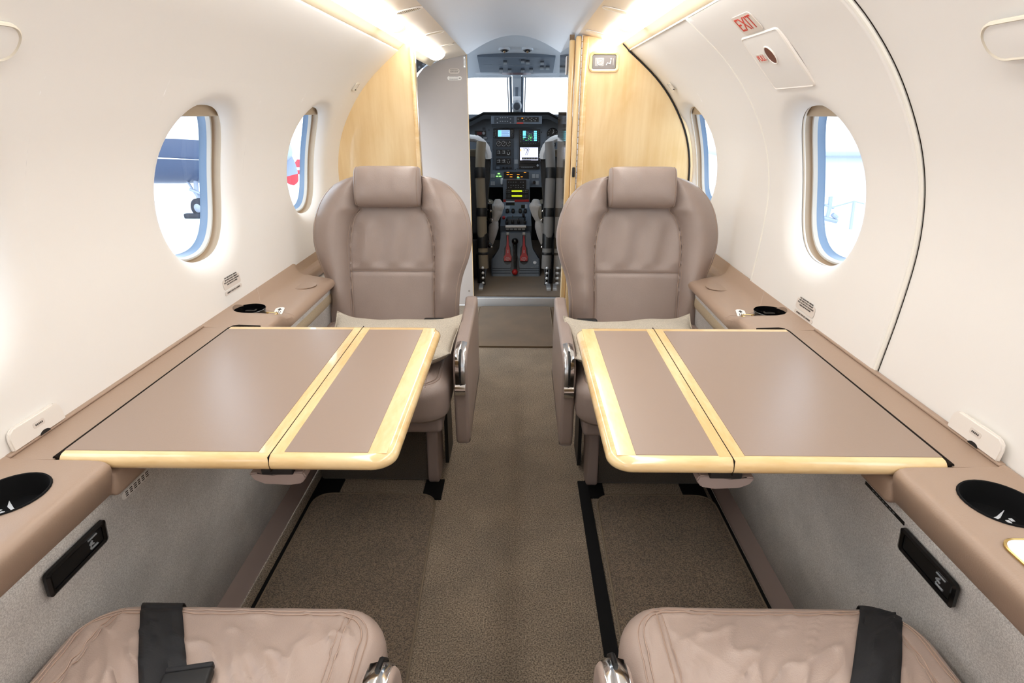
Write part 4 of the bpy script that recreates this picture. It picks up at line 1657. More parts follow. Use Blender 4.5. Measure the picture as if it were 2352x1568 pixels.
# ------------------------------------------------------------------ cockpit shell
bm = box((0, 4.35, 0.035), (1.30, 2.02, 0.05))
struct(link('floor_cockpit', bm, 'plush_mat', smooth=False))
bm = bmesh.new()
rows = []
for q in range(11):
    k = q / 10
    Y = lerp(3.36, 4.50, k)
    zc = 1.575 - 0.165 * k ** 1.1
    rows.append([(x, Y, zc - (0.20 - 0.1 * k) * abs(x) ** 1.8) for x in [-0.62 + 1.24 * j / 40 for j in range(41)]])
add_grid(bm, rows)
struct(link('ceiling_cockpit', bm, 'header_grey', sharp=60))
for side, nm in ((-1, 'left'), (1, 'right')):
    bm = bmesh.new()
    add_grid(bm, [[(side * x, Y, z) for x, z in ((0.62, 0.06), (0.66, 0.5), (0.66, 0.8), (0.64, 1.05))] for Y in (3.36, 4.0, 5.0)])
    add_grid(bm, [[(side * x, Y, z) for x, z in ((0.64, 1.05), (0.62, 1.5))] for Y in (3.36, 3.52)])
    add_grid(bm, [[(side * x, Y, z) for x, z in ((0.64, 1.05), (0.62, 1.5))] for Y in (4.18, 4.26)])
    struct(link('wall_cockpit_' + nm, bm, 'cockpit_dark'))
struct(link('wall_cockpit_front', box((0, 5.02, 0.58), (1.3, 0.03, 1.12)), 'cockpit_dark', smooth=False))
# bulkhead arch above the doorway (closes the gap between headliner and cockpit roof)
bm = bmesh.new()
xs = [-0.43 + 0.86 * j / 60 for j in range(61)]
add_grid(bm, [[(x, 3.30, ceil_z(x) + 0.0005) for x in xs], [(x, 3.302, ceil_z(x) + 0.006) for x in xs], [(x, 3.34, ceil_z(x) + 0.010) for x in xs], [(x, 3.36, 1.62) for x in xs]])
struct(link('trim_arch', bm, 'header_grey'))

# windscreen: two panes, frame, centre post
WY0, WZ0, WY1, WZ1 = 4.48, 1.400, 4.98, 1.10
for i, (xa, xb) in enumerate(((-0.60, -0.045), (0.045, 0.60))):
    root = structe('window_%d' % (10 + i), ((xa + xb) / 2, 4.7, 1.1))
    bm = bmesh.new()
    add_grid(bm, [[(lerp(xa, xb, j / 8), lerp(WY0, WY1, q / 6), lerp(WZ0, WZ1, q / 6)) for j in range(9)] for q in range(7)])
    link('pane', bm, 'windscreen', root)
    xi = xb if i == 0 else xa
    bm = bmesh.new()
    add_tube(bm, [(xi, WY0, WZ0), (xi, WY1, WZ1)], 0.010, 8)
    add_tube(bm, [(xi + (-0.022 if i == 0 else 0.022), WY0, WZ0), (xi + (-0.022 if i == 0 else 0.022), WY1, WZ1)], 0.004, 8)
    link('seal', bm, 'cockpit_grey', root)
    bm = bmesh.new()
    add_tube(bm, [(xa, WY0 - 0.005, WZ0 + 0.004), (xb, WY0 - 0.005, WZ0 + 0.004)], 0.008, 8)
    link('top_frame', bm, 'header_grey', root)
cp = struct(link('pillar_windscreen', prism([(-0.030, WY0, WZ0 + 0.01), (0.036, WY0, WZ0 + 0.01), (0.036, WY1, WZ1), (-0.030, WY1, WZ1)], (0, -0.03, -0.02)), 'header_grey', smooth=False))

# compass on the centre post
cpz = thing('compass', 'small grey magnetic compass hanging on the windscreen centre post', 'compass', at(1187, 245, 4.55))
c = at(1187, 244, 4.55)
link('housing', lathe([(0.001, -0.03), (0.03, -0.028), (0.038, -0.012), (0.038, 0.018), (0.028, 0.03), (0.001, 0.032)], c, axis=(0, -1, 0), seg=28, sx=1.0, sy=1.15), 'grey_mark', cpz)
link('dial', lathe([(0.026, 0.0), (0.024, 0.004), (0.001, 0.005)], c + Vector((0, -0.032, 0)), axis=(0, -1, 0), seg=28), 'cockpit_dark', cpz)
link('top_box', box(at(1187, 227, 4.55), (0.058, 0.03, 0.034), 0.004), 'white_mark', cpz)
link('stem', box(at(1187, 200, 4.55), (0.026, 0.02, 0.16), 0.004), 'cockpit_grey', cpz)

# ------------------------------------------------------------------ overhead panel, eyeball lamps
n_head = Vector((0, 0.145, 1.0)).normalized()
P_head = Vector((0, 3.9, 1.490))
hp = lambda x, y, o=0.0: onplane(x, y, P_head, n_head) - n_head * (0.012 + o)
ov = thing('overhead_panel', 'dark grey trapezoid overhead switch panel above the windscreen', 'panel', hp(1187, 145))
link('plate', prism([hp(*p) for p in ((1096, 126), (1276, 127), (1270, 163), (1103, 162))], n_head * 0.03), 'cockpit_grey', ov, smooth=False)
link('lower_lip', prism([hp(*p, -0.004) for p in ((1092, 166), (1280, 167), (1279, 171), (1094, 171))], n_head * 0.02), 'header_grey', ov, smooth=False)
zo = lambda X, Y: (1060 + X / 4.611, 60 + Y / 4.611)


def tile(fn, x0, y0, x1, y1, o, t, nrm):
    return prism([fn(x0, y0, o), fn(x1, y0, o), fn(x1, y1, o), fn(x0, y1, o)], nrm * t)


for (x, y) in ((462, 355), (703, 352), (650, 342), (420, 437), (510, 442), (648, 442), (738, 437), (855, 358), (852, 412), (914, 412)):
    px, py = zo(x, y)
    sw = link('switch', tile(hp, px - 4.2, py - 3, px + 4.2, py + 3, 0.006, 0.006, n_head), 'cockpit_dark', ov, smooth=False)
    link('cap', tile(hp, px - 4, py - 1.2, px + 4, py + 2.4, 0.012, 0.006, n_head), 'grey_mark', sw, smooth=False)
bm = bmesh.new()
for (x0, x1, y) in ((465, 685, 306), (665, 710, 316), (395, 440, 322), (725, 760, 323), (870, 925, 323), (395, 450, 393), (500, 535, 393), (720, 750, 393), (530, 700, 396), (235, 320, 390), (835, 875, 336)):
    p0, p1 = zo(x0, y), zo(x1, y)
    k = p0[0]
    while k < p1[0]:
        v = tile(hp, k, p0[1] - 0.35, k + 1.5, p0[1] + 0.35, 0.0015, 0.0008, n_head)
        me_ = bpy.data.meshes.new('x'); v.to_mesh(me_); v.free(); bm.from_mesh(me_); bpy.data.meshes.remove(me_)
        k += 2.3
link('lettering', bm, 'grey_mark', ov, smooth=False)
bm = tile(hp, *zo(430, 476), *zo(735, 500), -0.002, 0.02, n_head)
o = link('red_guard', bm, 'red_dark', ov, smooth=False)
for k, (x, y) in enumerate(((455, 249), (698, 249))):
    px, py = zo(x, y)
    c = onplane(px, py, P_head + Vector((0, 0, 0.004)), n_head)
    t = thing('eyeball_lamp', 'round black swivel lamp in the cockpit roof, %s of the pair' % ('left' if k == 0 else 'right'), 'lamp', c)
    ax = -n_head
    link('ring', lathe([(0.034, -0.02), (0.036, 0.002), (0.031, 0.005), (0.028, 0.0)], c, axis=ax, seg=28, capa=False, capb=False), 'header_grey', t)
    link('ball', lathe([(0.028, -0.006), (0.026, 0.004), (0.018, 0.012), (0.008, 0.015), (0.0001, 0.0155)], c, axis=ax, seg=28), 'black', t)
    link('lens', lathe([(0.008, 0), (0.007, 0.004), (0.0001, 0.005)], c + Vector((0.0, -0.016, -0.012)), axis=(0, -1, -0.5), seg=18), 'chrome', t)

# ------------------------------------------------------------------ instrument panel
IY = 4.35
ip = lambda x, y, o=0.0: at(x, y, IY - o)
NB = Vector((0, 1, 0))
pan = thing('instrument_panel', 'blue-grey cockpit instrument panel with gauges and lit displays below the windscreen', 'panel', (0.0, IY, 0.6))
pp_ = [(-0.62, 0.62), (0.62, 0.62), (0.62, 1.02), (0.30, 1.115), (0.235, 1.158), (-0.235, 1.158), (-0.30, 1.115), (-0.62, 1.02)]
face = link('panel_face', prism([(x, IY, z) for x, z in pp_], (0, 0.03, 0)), 'cockpit_grey', pan, smooth=False)
gs = pan
bm = bmesh.new()
hood = [(-0.62, 1.03), (-0.33, 1.112), (-0.236, 1.157), (0.236, 1.157), (0.33, 1.112), (0.62, 1.03)]
add_grid(bm, [[(x, Y, z + dz) for x, z in hood] for Y, dz in ((4.24, -0.045), (4.235, -0.006), (4.26, 0.0), (4.5, -0.004), (4.98, -0.03))])
hd_ = link('hood', bm, 'glareshield', gs, sharp=30)
bm = bmesh.new()
add_tube(bm, [(x, 4.236, z - 0.006) for x, z in hood], 0.009, 8)
link('edge_roll', bm, 'black_rough', hd_)


def inst(name, x0, y0, x1, y1, m, o=0.004, t=0.01, parent=None, fn=None, nrm=NB):
    return link(name, tile(fn or ip, x0, y0, x1, y1, o, t, nrm), m, parent or pan, smooth=False)


def zr(x0, y0, x1, y1):
    return (*zo(x0, y0), *zo(x1, y1))


GY = 4.22
gp_ = lambda x, y, o=0.0: at(x, y, GY - o)
pod = link('upper_pod', tile(gp_, *zo(313, 952), *zo(852, 1036), 0.0, 0.12, NB), 'cockpit_grey', pan, smooth=False)
a = link('switch_pod', tile(gp_, *zo(345, 958), *zo(556, 1030), 0.004, 0.006, NB), 'cockpit_dark', pod, smooth=False)
b = link('radio_pod', tile(gp_, *zo(585, 962), *zo(818, 1014), 0.004, 0.006, NB), 'panel_black', pod, smooth=False)
link('lip', tile(gp_, *zo(318, 1038), *zo(845, 1074), 0.01, 0.10, NB), 'glareshield', pod, smooth=False)
bm = bmesh.new()
for yy in (968, 1008):
    for k, xx in enumerate((380, 412, 436, 462, 487, 519)):
        v = at(*zo(xx, yy + (14 if k in (0, 5) else 0)), GY - 0.008)
        add_box(bm, v, (0.008, 0.003, 0.006))
o = link('push_buttons', bm, 'grey_mark', pod, smooth=False)
bm = bmesh.new()
for xx, yy in ((600, 985), (665, 972), (685, 985), (705, 970), (725, 988), (745, 975), (765, 990), (790, 978), (740, 1002), (660, 1002), (780, 1002)):
    add_box(bm, at(*zo(xx, yy), GY - 0.008), (0.007, 0.003, 0.005))
link('push_buttons', bm, 'grey_mark', pod, smooth=False)
link('amber_light', tile(gp_, *zo(636, 971), *zo(652, 978), 0.010, 0.003, NB), 'lit_amber', pod, smooth=False)
link('red_label', tile(gp_, *zo(586, 1020), *zo(654, 1034), 0.004, 0.003, NB), 'red_print', pod, smooth=False)

# navigator unit (top left)
u = inst('navigator', *zr(335, 1085, 553, 1187), 'panel_black', 0.012, 0.02)
inst('screen', *zr(386, 1101, 512, 1170), 'lcd_blue', 0.0135, 0.002, u)
inst('screen_column', *zr(388, 1103, 419, 1168), 'lcd_cyan', 0.0145, 0.001, u)
bm = bmesh.new()
for k in range(5):
    yy = 1112 + k * 12
    v = tile(ip, *zo(424, yy), *zo(505 - (k % 2) * 12, yy + 3), 0.0150, 0.0008, NB)
    me_ = bpy.data.meshes.new('x'); v.to_mesh(me_); v.free(); bm.from_mesh(me_); bpy.data.meshes.remove(me_)
link('text_rows', bm, 'lcd_dark', u, smooth=False)
for xx, yy in ((347, 1170), (543, 1140), (347, 1110), (540, 1170)):
    link('knob', lathe([(0.008, 0), (0.008, 0.008), (0.006, 0.01), (0.0001, 0.01)], ip(*zo(xx, yy), 0.012), axis=(0, -1, 0), seg=14), 'cockpit_dark', u)
bm = bmesh.new()
for k in range(4):
    for xx in (362, 528, 541):
        add_box(bm, ip(*zo(xx, 1105 + k * 16), 0.013), (0.006, 0.002, 0.004))
link('keys', bm, 'grey_mark', u, smooth=False)

# moving map display
u = inst('map_display', *zr(610, 1095, 834, 1266), 'panel_black', 0.012, 0.02)
inst('screen', *zr(648, 1105, 800, 1222), 'lcd_dark', 0.0135, 0.002, u)
bm1, bm2, bm3 = bmesh.new(), bmesh.new(), bmesh.new()


def addt(bm, x0, y0, x1, y1, o, fn=ip, nrm=NB):
    v = tile(fn, *zo(x0, y0), *zo(x1, y1), o, 0.0006, nrm)
    me_ = bpy.data.meshes.new('x'); v.to_mesh(me_); v.free(); bm.from_mesh(me_); bpy.data.meshes.remove(me_)


addt(bm1, 650, 1107, 682, 1160, 0.0145)
for k in range(5):
    addt(bm1, 768, 1108 + k * 23, 798, 1125 + k * 23, 0.0145)
addt(bm1, 651, 1168, 680, 1182, 0.0145)
rr_ = random.Random(4)
for k in range(46):
    x, y = rr_.gauss(722, 22), rr_.gauss(1180, 20)
    if 686 < x < 762 and 1112 < y < 1216:
        addt(bm2 if rr_.random() < 0.55 else bm3, x, y, x + rr_.uniform(3, 8), y + rr_.uniform(2, 6), 0.0145)
for k in range(4):
    addt(bm2, 652 + k * 26, 1190 + (k % 2) * 14, 664 + k * 26, 1198 + (k % 2) * 14, 0.0146)
link('data_boxes', bm1, 'lcd_cyan', u, smooth=False)
link('map_marks', bm2, 'lcd_green', u, smooth=False)
link('map_marks', bm3, 'white_mark', u, smooth=False)
bm = bmesh.new()
add_tube(bm, [ip(*zo(x, y), 0.0146) for x, y in ((700, 1112), (712, 1135), (738, 1138), (758, 1120), (764, 1160), (742, 1172))], 0.0008, 4)
add_tube(bm, [ip(*zo(x, y), 0.0146) for x, y in ((686, 1112), (716, 1158), (730, 1190))], 0.0008, 4)
link('course_lines', bm, 'white_mark', u)
bm = bmesh.new()
for k in range(7):
    for xx in (628, 818):
        add_box(bm, ip(*zo(xx, 1110 + k * 19), 0.0135), (0.007, 0.002, 0.005))
for k in range(6):
    add_box(bm, ip(*zo(660 + k * 25, 1240), 0.0135), (0.006, 0.002, 0.003))
link('keys', bm, 'cockpit_grey', u, smooth=False)

# chart display
u = inst('chart_display', *zr(611, 1270, 831, 1452), 'panel_black', 0.012, 0.02)
inst('screen', *zr(620, 1284, 811, 1420), 'lcd_white', 0.0135, 0.002, u)
bm = bmesh.new()
addt(bm, 640, 1390, 808, 1412, 0.0145)
addt(bm, 645, 1418, 735, 1424, 0.0145)
for pth in (((676, 1365), (712, 1288)), ((690, 1340), (700, 1300)), ((694, 1366), (718, 1300)), ((655, 1290), (668, 1305), (660, 1318)), ((680, 1288), (700, 1310)), ((668, 1290), (684, 1300))):
    add_tube(bm, [ip(*zo(x, y), 0.0146) for x, y in pth], 0.0016, 4)
link('chart_lines', bm, 'panel_black', u)
bm = bmesh.new()
for k in range(9):
    addt(bm, 650 + k * 17, 1396, 658 + k * 17, 1399, 0.0155)
    addt(bm, 650 + k * 17, 1404, 660 + k * 17, 1407, 0.0155)
link('chart_text', bm, 'white_mark', u, smooth=False)
inst('amber_mark', *zr(624, 1300, 634, 1325), 'lit_amber', 0.0148, 0.0006, u)
bm = bmesh.new()
for k in range(8):
    add_box(bm, ip(*zo(822, 1290 + k * 17), 0.0135), (0.006, 0.002, 0.004))
link('keys', bm, 'grey_mark', u, smooth=False)
# audio strip
u = inst('audio_unit', *zr(608, 1458, 828, 1511), 'panel_black', 0.012, 0.02)
bm = bmesh.new()
for k in range(7):
    add_box(bm, ip(*zo(640 + k * 18, 1494), 0.0135), (0.009, 0.002, 0.004))
addt(bm, 612, 1486, 780, 1487.5, 0.014)
link('keys', bm, 'grey_mark', u, smooth=False)
link('knob', lathe([(0.009, 0), (0.008, 0.008), (0.0001, 0.009)], ip(*zo(806, 1474), 0.012), axis=(0, -1, 0), seg=16), 'grey_mark', u)

# engine instrument column
col = inst('engine_column', *zr(330, 1192, 553, 1520), 'cockpit_dark', 0.004, 0.01)
for gy, hh in ((1243, 33), (1340, 33), (1432, 32)):
    for gx in (394, 446, 497):
        g = inst('gauge', *zr(gx - 25, gy - hh, gx + 24, gy + hh), 'panel_black', 0.007, 0.004, col)
        bm = bmesh.new()
        cc = ip(*zo(gx, gy), 0.009)
        if gy < 1300:
            for a in range(11):
                if a in (2, 3) and gx == 497:
                    continue
                an = 2 * PI * a / 12 + 0.4
                add_box(bm, cc + Vector((0.015 * math.cos(an), 0, 0.017 * math.sin(an))), (0.004, 0.0008, 0.003))
            add_tube(bm, [cc, cc + Vector((0.009, 0, 0.010))], 0.0012, 4)
        else:
            for dz in (0.0055, -0.006) if gx != 497 else ():
                add_box(bm, cc + Vector((0, 0, dz)), (0.026, 0.0008, 0.0015))
                add_tube(bm, [cc + Vector((0.002, -0.001, dz + 0.001)), cc + Vector((0.010, -0.001, dz + 0.009))], 0.0011, 4)
            if gx == 497:
                pr = [cc + Vector((0.010 * math.cos(a_), -0.001, 0.012 * math.sin(a_) - 0.002)) for a_ in [PI * 0.85 + PI * 1.3 * q / 10 for q in range(11)]]
                add_tube(bm, pr, 0.0018 if gy < 1400 else 0.001, 4)
            for q in range(3):
                add_box(bm, cc + Vector((-0.006 + q * 0.005, 0, 0.0145)), (0.003, 0.0008, 0.0016))
        link('scale', bm, 'white_mark', g, smooth=False)
for xx in (443, 481, 519):
    link('knob', lathe([(0.008, 0), (0.008, 0.012), (0.006, 0.014), (0.0001, 0.014)], ip(*zo(xx, 1500), 0.004), axis=(0, -1, 0), seg=14), 'panel_black', col)
inst('button', *zr(367, 1486, 403, 1512), 'cockpit_grey', 0.010, 0.006, col)
inst('memo_tag', *zr(560, 1412, 598, 1458), 'grey_mark', 0.004, 0.003)

# left side: transponder and gauges; right side: clock
u = inst('clock_radio', *zr(140, 1107, 256, 1165), 'panel_black', 0.010, 0.012)
inst('display', *zr(162, 1120, 215, 1150), 'red_dark', 0.0115, 0.001, u)
link('knob', lathe([(0.011, 0), (0.010, 0.008), (0.0001, 0.009)], ip(*zo(236, 1132), 0.010), axis=(0, -1, 0), seg=16), 'grey_mark', u)
u = inst('amber_button_strip', *zr(152, 1172, 272, 1196), 'cockpit_dark', 0.006, 0.008)
inst('amber_light', *zr(178, 1179, 202, 1189), 'lit_yellow', 0.0075, 0.001, u)
inst('grey_key', *zr(232, 1178, 270, 1192), 'grey_mark', 0.0075, 0.001, u)
inst('small_switch', *zr(222, 1073, 247, 1098), 'cockpit_dark', 0.006, 0.006)


def dial(gx, gy, r, name='dial_gauge', ticks=12, hands=((0.75, 1.3), (0.5, 0.5)), ring='panel_black'):
    cc = ip(*zo(gx, gy), 0.004)
    k = r / 4.611 / 1300 * 4.35
    g = link(name, lathe([(k * 1.12, 0), (k * 1.12, 0.006), (k * 1.0, 0.008), (k * 0.97, 0.005), (0.0001, 0.005)], cc, axis=(0, -1, 0), seg=32), ring, pan)
    bm = bmesh.new()
    for a_ in range(ticks):
        an = 2 * PI * a_ / ticks
        add_tube(bm, [cc + Vector((k * 0.75 * math.cos(an), -0.006, k * 0.75 * math.sin(an))), cc + Vector((k * 0.92 * math.cos(an), -0.006, k * 0.92 * math.sin(an)))], 0.0010, 4)
    for l, an in hands:
        add_tube(bm, [cc + Vector((0, -0.0065, 0)), cc + Vector((k * l * math.cos(an), -0.0065, k * l * math.sin(an)))], 0.0011, 4)
    link('scale', bm, 'white_mark', g)
    return g


dial(965, 1140, 52, hands=((0.85, 1.35), (0.55, 1.0)))
dial(948, 1252, 44, ticks=16, hands=((0.8, 0.9),))
dial(215, 1243, 38, ticks=12, hands=((0.8, 2.2),))
link('knob', lathe([(0.010, 0), (0.009, 0.008), (0.0001, 0.009)], ip(*zo(922, 1177), 0.008), axis=(0, -1, 0), seg=16), 'cockpit_grey', pan)
bm = bmesh.new()
for xx, yy in ((848, 1123), (548, 1310), (334, 1305), (548, 1405), (334, 1405), (90, 1135), (290, 1100), (275, 1236), (292, 1236), (870, 1236), (886, 1236), (590, 1508), (570, 1520)):
    add_lathe(bm, [(0.0038, 0), (0.003, 0.0015), (0.0001, 0.002)], ip(*zo(xx, yy), 0.004), axis=(0, -1, 0), seg=8)
link('screws', bm, 'panel_black', pan)

# lower switch row, annunciators, radio stack
z2 = lambda X, Y: (1060 + X / 4.611, 380 + Y / 4.611)
IL = 4.30
lp_ = lambda x, y, o=0.0: at(x, y, IL - o)


def z2r(x0, y0, x1, y1):
    return (*z2(x0, y0), *z2(x1, y1))


def linst(name, r, m, o, t, parent):
    return link(name, tile(lp_, *z2r(*r), o, t, NB), m, parent, smooth=False)


low = linst('lower_panel', (306, 64, 850, 228), 'cockpit_grey', 0.0, 0.05, pan)
for x0 in (310, 333):
    for y0 in (88, 168):
        linst('key', (x0, y0, x0 + 20, y0 + 40), 'grey_mark', 0.006, 0.006, low)
for x0 in (748, 786):
    linst('key', (x0, 90, x0 + 32, 132), 'grey_mark', 0.006, 0.006, low)
linst('key', (786, 164, 818, 204), 'grey_mark', 0.006, 0.006, low)
link('knob', lathe([(0.012, 0), (0.010, 0.012), (0.0001, 0.013)], lp_(*z2(770, 176), 0.0), axis=(0, -1, 0), seg=16), 'panel_black', low)
for xx, yy in ((395, 87), (378, 115), (410, 115)):
    linst('gear_light', (xx - 12, yy - 5, xx + 12, yy + 5), 'lit_green', 0.004, 0.003, low)
c = lp_(*z2(428, 168), 0.012)
link('gear_lever', box(c, (0.020, 0.022, 0.050), 0.009, 4), 'white_mark', low)
ann = linst('annunciator_panel', (448, 66, 712, 152), 'panel_black', 0.008, 0.02, low)
for (x0, y0, w, m_) in ((478, 70, 28, 'lit_amber'), (478, 94, 26, 'lit_amber'), (514, 94, 26, 'lit_amber'), (512, 117, 26, 'lit_amber'), (588, 94, 26, 'lit_amber'), (588, 127, 26, 'lit_teal'),
                        (590, 116, 18, 'lit_yellow'), (628, 117, 20, 'lit_amber'), (660, 70, 25, 'lit_amber')):
    linst('caption_light', (x0, y0, x0 + w, y0 + 6), m_, 0.0095, 0.0015, ann)

ped = thing('centre_pedestal', 'blue-grey centre pedestal with radios, levers and red handles between the pilot seats', 'pedestal', (0, 4.0, 0.06))
RY = 4.22
rp_ = lambda x, y, o=0.0: at(x, y, RY - o)


def rinst(name, r, m, o, t, parent, smooth=False):
    return link(name, tile(rp_, *z2r(*r), o, t, NB), m, parent, smooth=smooth)


st = rinst('radio_stack', (440, 152, 722, 400), 'cockpit_grey', 0.0, 0.07, ped)
r1 = rinst('autopilot_keypad', (478, 152, 684, 250), 'panel_black', 0.008, 0.02, st)
bm = bmesh.new()
for k in range(7):
    for yy in (176, 210, 233):
        if (k + yy) % 5 != 0:
            add_box(bm, rp_(*z2(498 + k * 26, yy), 0.010), (0.007, 0.003, 0.004))
link('keys', bm, 'grey_mark', r1, smooth=False)
r2 = rinst('radio_unit', (470, 254, 712, 300), 'panel_black', 0.010, 0.02, st)
rinst('display', (531, 263, 642, 280), 'lcd_yellow', 0.0115, 0.001, r2)
r3 = rinst('radio_unit', (470, 304, 712, 352), 'panel_black', 0.010, 0.02, st)
rinst('display', (531, 313, 642, 330), 'lcd_yellow', 0.0115, 0.001, r3)
for rr2, yy in ((r2, 272), (r3, 322)):
    bm = bmesh.new()
    for xx in (480, 496, 512, 660, 678, 694):
        for dy in (-8, 10):
            add_box(bm, rp_(*z2(xx, yy + dy), 0.0115), (0.005, 0.002, 0.003))
    link('keys', bm, 'grey_mark', rr2, smooth=False)
rinst('red_strip', (444, 362, 470, 386), 'red', 0.006, 0.006, st)
rinst('red_strip', (562, 362, 714, 384), 'red', 0.006, 0.006, st)
rinst('white_strip', (470, 378, 562, 388), 'white_mark', 0.007, 0.006, st)

# sloping lever quadrant
QP, QN = Vector((0, 4.20, 0.515)), Vector((0, -0.50, 0.87)).normalized()
Q2 = Vector((0, 3.95, 0.365))
QN = Vector((0, -(0.515 - 0.365), 0.25)).normalized()
qp = lambda x, y, o=0.0: onplane(x, y, QP + QN * o, QN)


def qinst(name, r, m, o, t, parent):
    return link(name, tile(qp, *z2r(*r), o, t, -QN), m, parent, smooth=False)


qd = link('quadrant', prism([qp(*z2(*p)) for p in ((432, 388), (728, 388), (742, 640), (410, 640))], -QN * 0.10), 'cockpit_grey', ped, smooth=False)
qinst('slot_plate', (470, 392, 562, 420), 'panel_black', 0.002, 0.002, qd)
qinst('slot_plate', (632, 416, 672, 452), 'panel_black', 0.002, 0.002, qd)
qinst('label_plate', (672, 410, 698, 450), 'grey_mark', 0.002, 0.002, qd)
qinst('label_plate', (460, 424, 512, 456), 'grey_mark', 0.0015, 0.002, qd)
for xx in (486, 546, 622, 676):
    c = qp(*z2(xx, 484), 0.004)
    link('trim_wheel', lathe([(0.014, -0.012), (0.020, -0.006), (0.020, 0.006), (0.014, 0.012)], c, axis=(1, 0, 0), seg=22), 'panel_black', qd)
bm = bmesh.new()
link('red_knob', lathe([(0.001, -0.012), (0.010, -0.008), (0.012, 0), (0.010, 0.008), (0.001, 0.012)], qp(*z2(447, 552), 0.02), axis=QN, seg=18), 'red', qd)
for xx, y0, y1, mm_ in ((480, 560, 620, 'panel_black'), (541, 530, 612, 'chrome'), (604, 556, 612, 'chrome'), (655, 480, 540, 'chrome'), (672, 540, 618, 'panel_black')):
    lv = link('lever', tube([qp(*z2(xx, y0), 0.045), qp(*z2(xx, y1), 0.0)], 0.0045, 8), mm_, qd)
    link('grip', box(qp(*z2(xx, y1 - 14), 0.030), (0.020, 0.018, 0.028), 0.006), 'panel_black', lv)
bm = bmesh.new()
add_tube(bm, [qp(*z2(466, 646), 0.030), qp(*z2(682, 646), 0.030)], 0.011, 12)
link('hand_bar', bm, 'white_mark', qd)
bm = bmesh.new()
for xx in (463, 685):
    add_tube(bm, [qp(*z2(xx, 646), 0.030), qp(*z2(xx, 640), -0.01)], 0.006, 8)
link('bar_bracket', bm, 'panel_black', qd)
bm = bmesh.new()
for k in range(5):
    add_box(bm, qp(*z2(488 + k * 42, 672), 0.008), (0.024, 0.012, 0.014), 0.002)
link('switch_caps', bm, 'grey_mark', qd)

# lower front face with the emergency handles
FP = Vector((0, 3.79, 0.06))
FN = Vector((0, -(0.345 - 0.06), (3.97 - 3.79))).normalized()
fp = lambda x, y, o=0.0: onplane(x, y, FP + FN * o, FN)
fpts = [(414, 700), (736, 700), (742, 885), (828, 985), (830, 1190), (318, 1190), (318, 985), (410, 885)]
bm = prism([fp(*z2(*p)) for p in fpts], Vector((0, 0.14, -0.02)))
bmesh.ops.bevel(bm, geom=[e for e in bm.edges], offset=0.008, segments=3, affect='EDGES')
ff = link('front_cover', bm, 'cockpit_grey', ped, sharp=50)
bm = bmesh.new()
for yy in (1090, 1112, 1138):
    add_tube(bm, [fp(*z2(326, yy), 0.001), fp(*z2(520, yy), 0.001)], 0.0028, 6)
    add_tube(bm, [fp(*z2(612, yy), 0.001), fp(*z2(826, yy), 0.001)], 0.0028, 6)
link('ribs', bm, 'cockpit_dark', ff)


def fshape(pts, o, t, m, name, parent, bev=0.0):
    bm = prism([fp(*z2(*p), o) for p in pts], FN * -t)
    if bev:
        bmesh.ops.bevel(bm, geom=bm.edges[:], offset=bev, segments=2, affect='EDGES')
    return link(name, bm, m, parent, sharp=50)


def keyhole(cx, y0, yn, yb, wn, wb):
    p = []
    for q in range(7):
        a = PI + PI * q / 6
        p.append((cx + wn * math.cos(a), y0 + wn * 0.6 * math.sin(a)))
    p += [(cx + wn, yn - 10), (cx + wb * 0.75, yn + 25)]
    for q in range(11):
        a = -0.15 * PI + 1.3 * PI * q / 10
        p.append((cx + wb * math.cos(a), yb + wb * 1.1 * math.sin(a)))
    p += [(cx - wb * 0.75, yn + 25), (cx - wn, yn - 10)]
    return p


for cxx, txt in ((489, 'FUEL'), (661, 'ECS')):
    rec = fshape(keyhole(cxx, 722, 850, 995, 17, 48), 0.0015, 0.002, 'panel_black', 'handle_recess', ff)
    h = fshape([(cxx - 7, 740), (cxx + 7, 740), (cxx + 10, 850), (cxx + 22, 872), (cxx + 26, 940), (cxx + 42, 965), (cxx + 38, 1010), (cxx - 38, 1010), (cxx - 42, 965), (cxx - 22, 940), (cxx - 19, 872), (cxx - 10, 850)],
               0.020, 0.014, 'red', 'red_handle', ff, 0.002)
    link('handle_pivot', box(fp(*z2(cxx, 722), 0.008), (0.022, 0.016, 0.022), 0.004), 'steel', h)
    fm = frame_of(fp(*z2(cxx, 990), 0.0205), (1, 0, 0), FN.cross(Vector((1, 0, 0))))
    text('letters', 'EMERG\nSHUT OFF\nPULL', fm, 0.0085, 'white_mark', h)
    fm = frame_of(fp(*z2(cxx + 1, 912), 0.0205), -FN.cross(Vector((1, 0, 0))), (1, 0, 0))
    text('letters', txt, fm, 0.012, 'white_mark', h)
fshape(keyhole(566, 800, 960, 1090, 26, 50), 0.002, 0.002, 'panel_black', 'lever_recess', ff)
lv = link('hand_lever', tube([fp(*z2(566, 800), 0.035), fp(*z2(567, 960), 0.038), fp(*z2(567, 1110), 0.026)], 0.009, 12), 'black_gloss', ff)
bm = bmesh.new()
bmesh.ops.create_uvsphere(bm, u_segments=22, v_segments=14, radius=0.024, matrix=Matrix.Translation(fp(*z2(566, 802), 0.045)))
link('black_ball', bm, 'black_gloss', lv)
bm = bmesh.new()
bmesh.ops.create_uvsphere(bm, u_segments=22, v_segments=14, radius=0.022, matrix=Matrix.Translation(fp(*z2(565, 1128), 0.026)))
link('red_ball', bm, 'red', lv)
link('plug', lathe([(0.013, 0), (0.012, 0.004), (0.007, 0.004), (0.006, 0.001), (0.0001, 0.001)], fp(*z2(776, 1028), 0.0), axis=FN, seg=20), 'steel', ff)
bm = bmesh.new()
for k in range(6):
    add_box(bm, fp(*z2(738 + k * 15, 1080 - k * 4), 0.0015), (0.006, 0.002, 0.003))
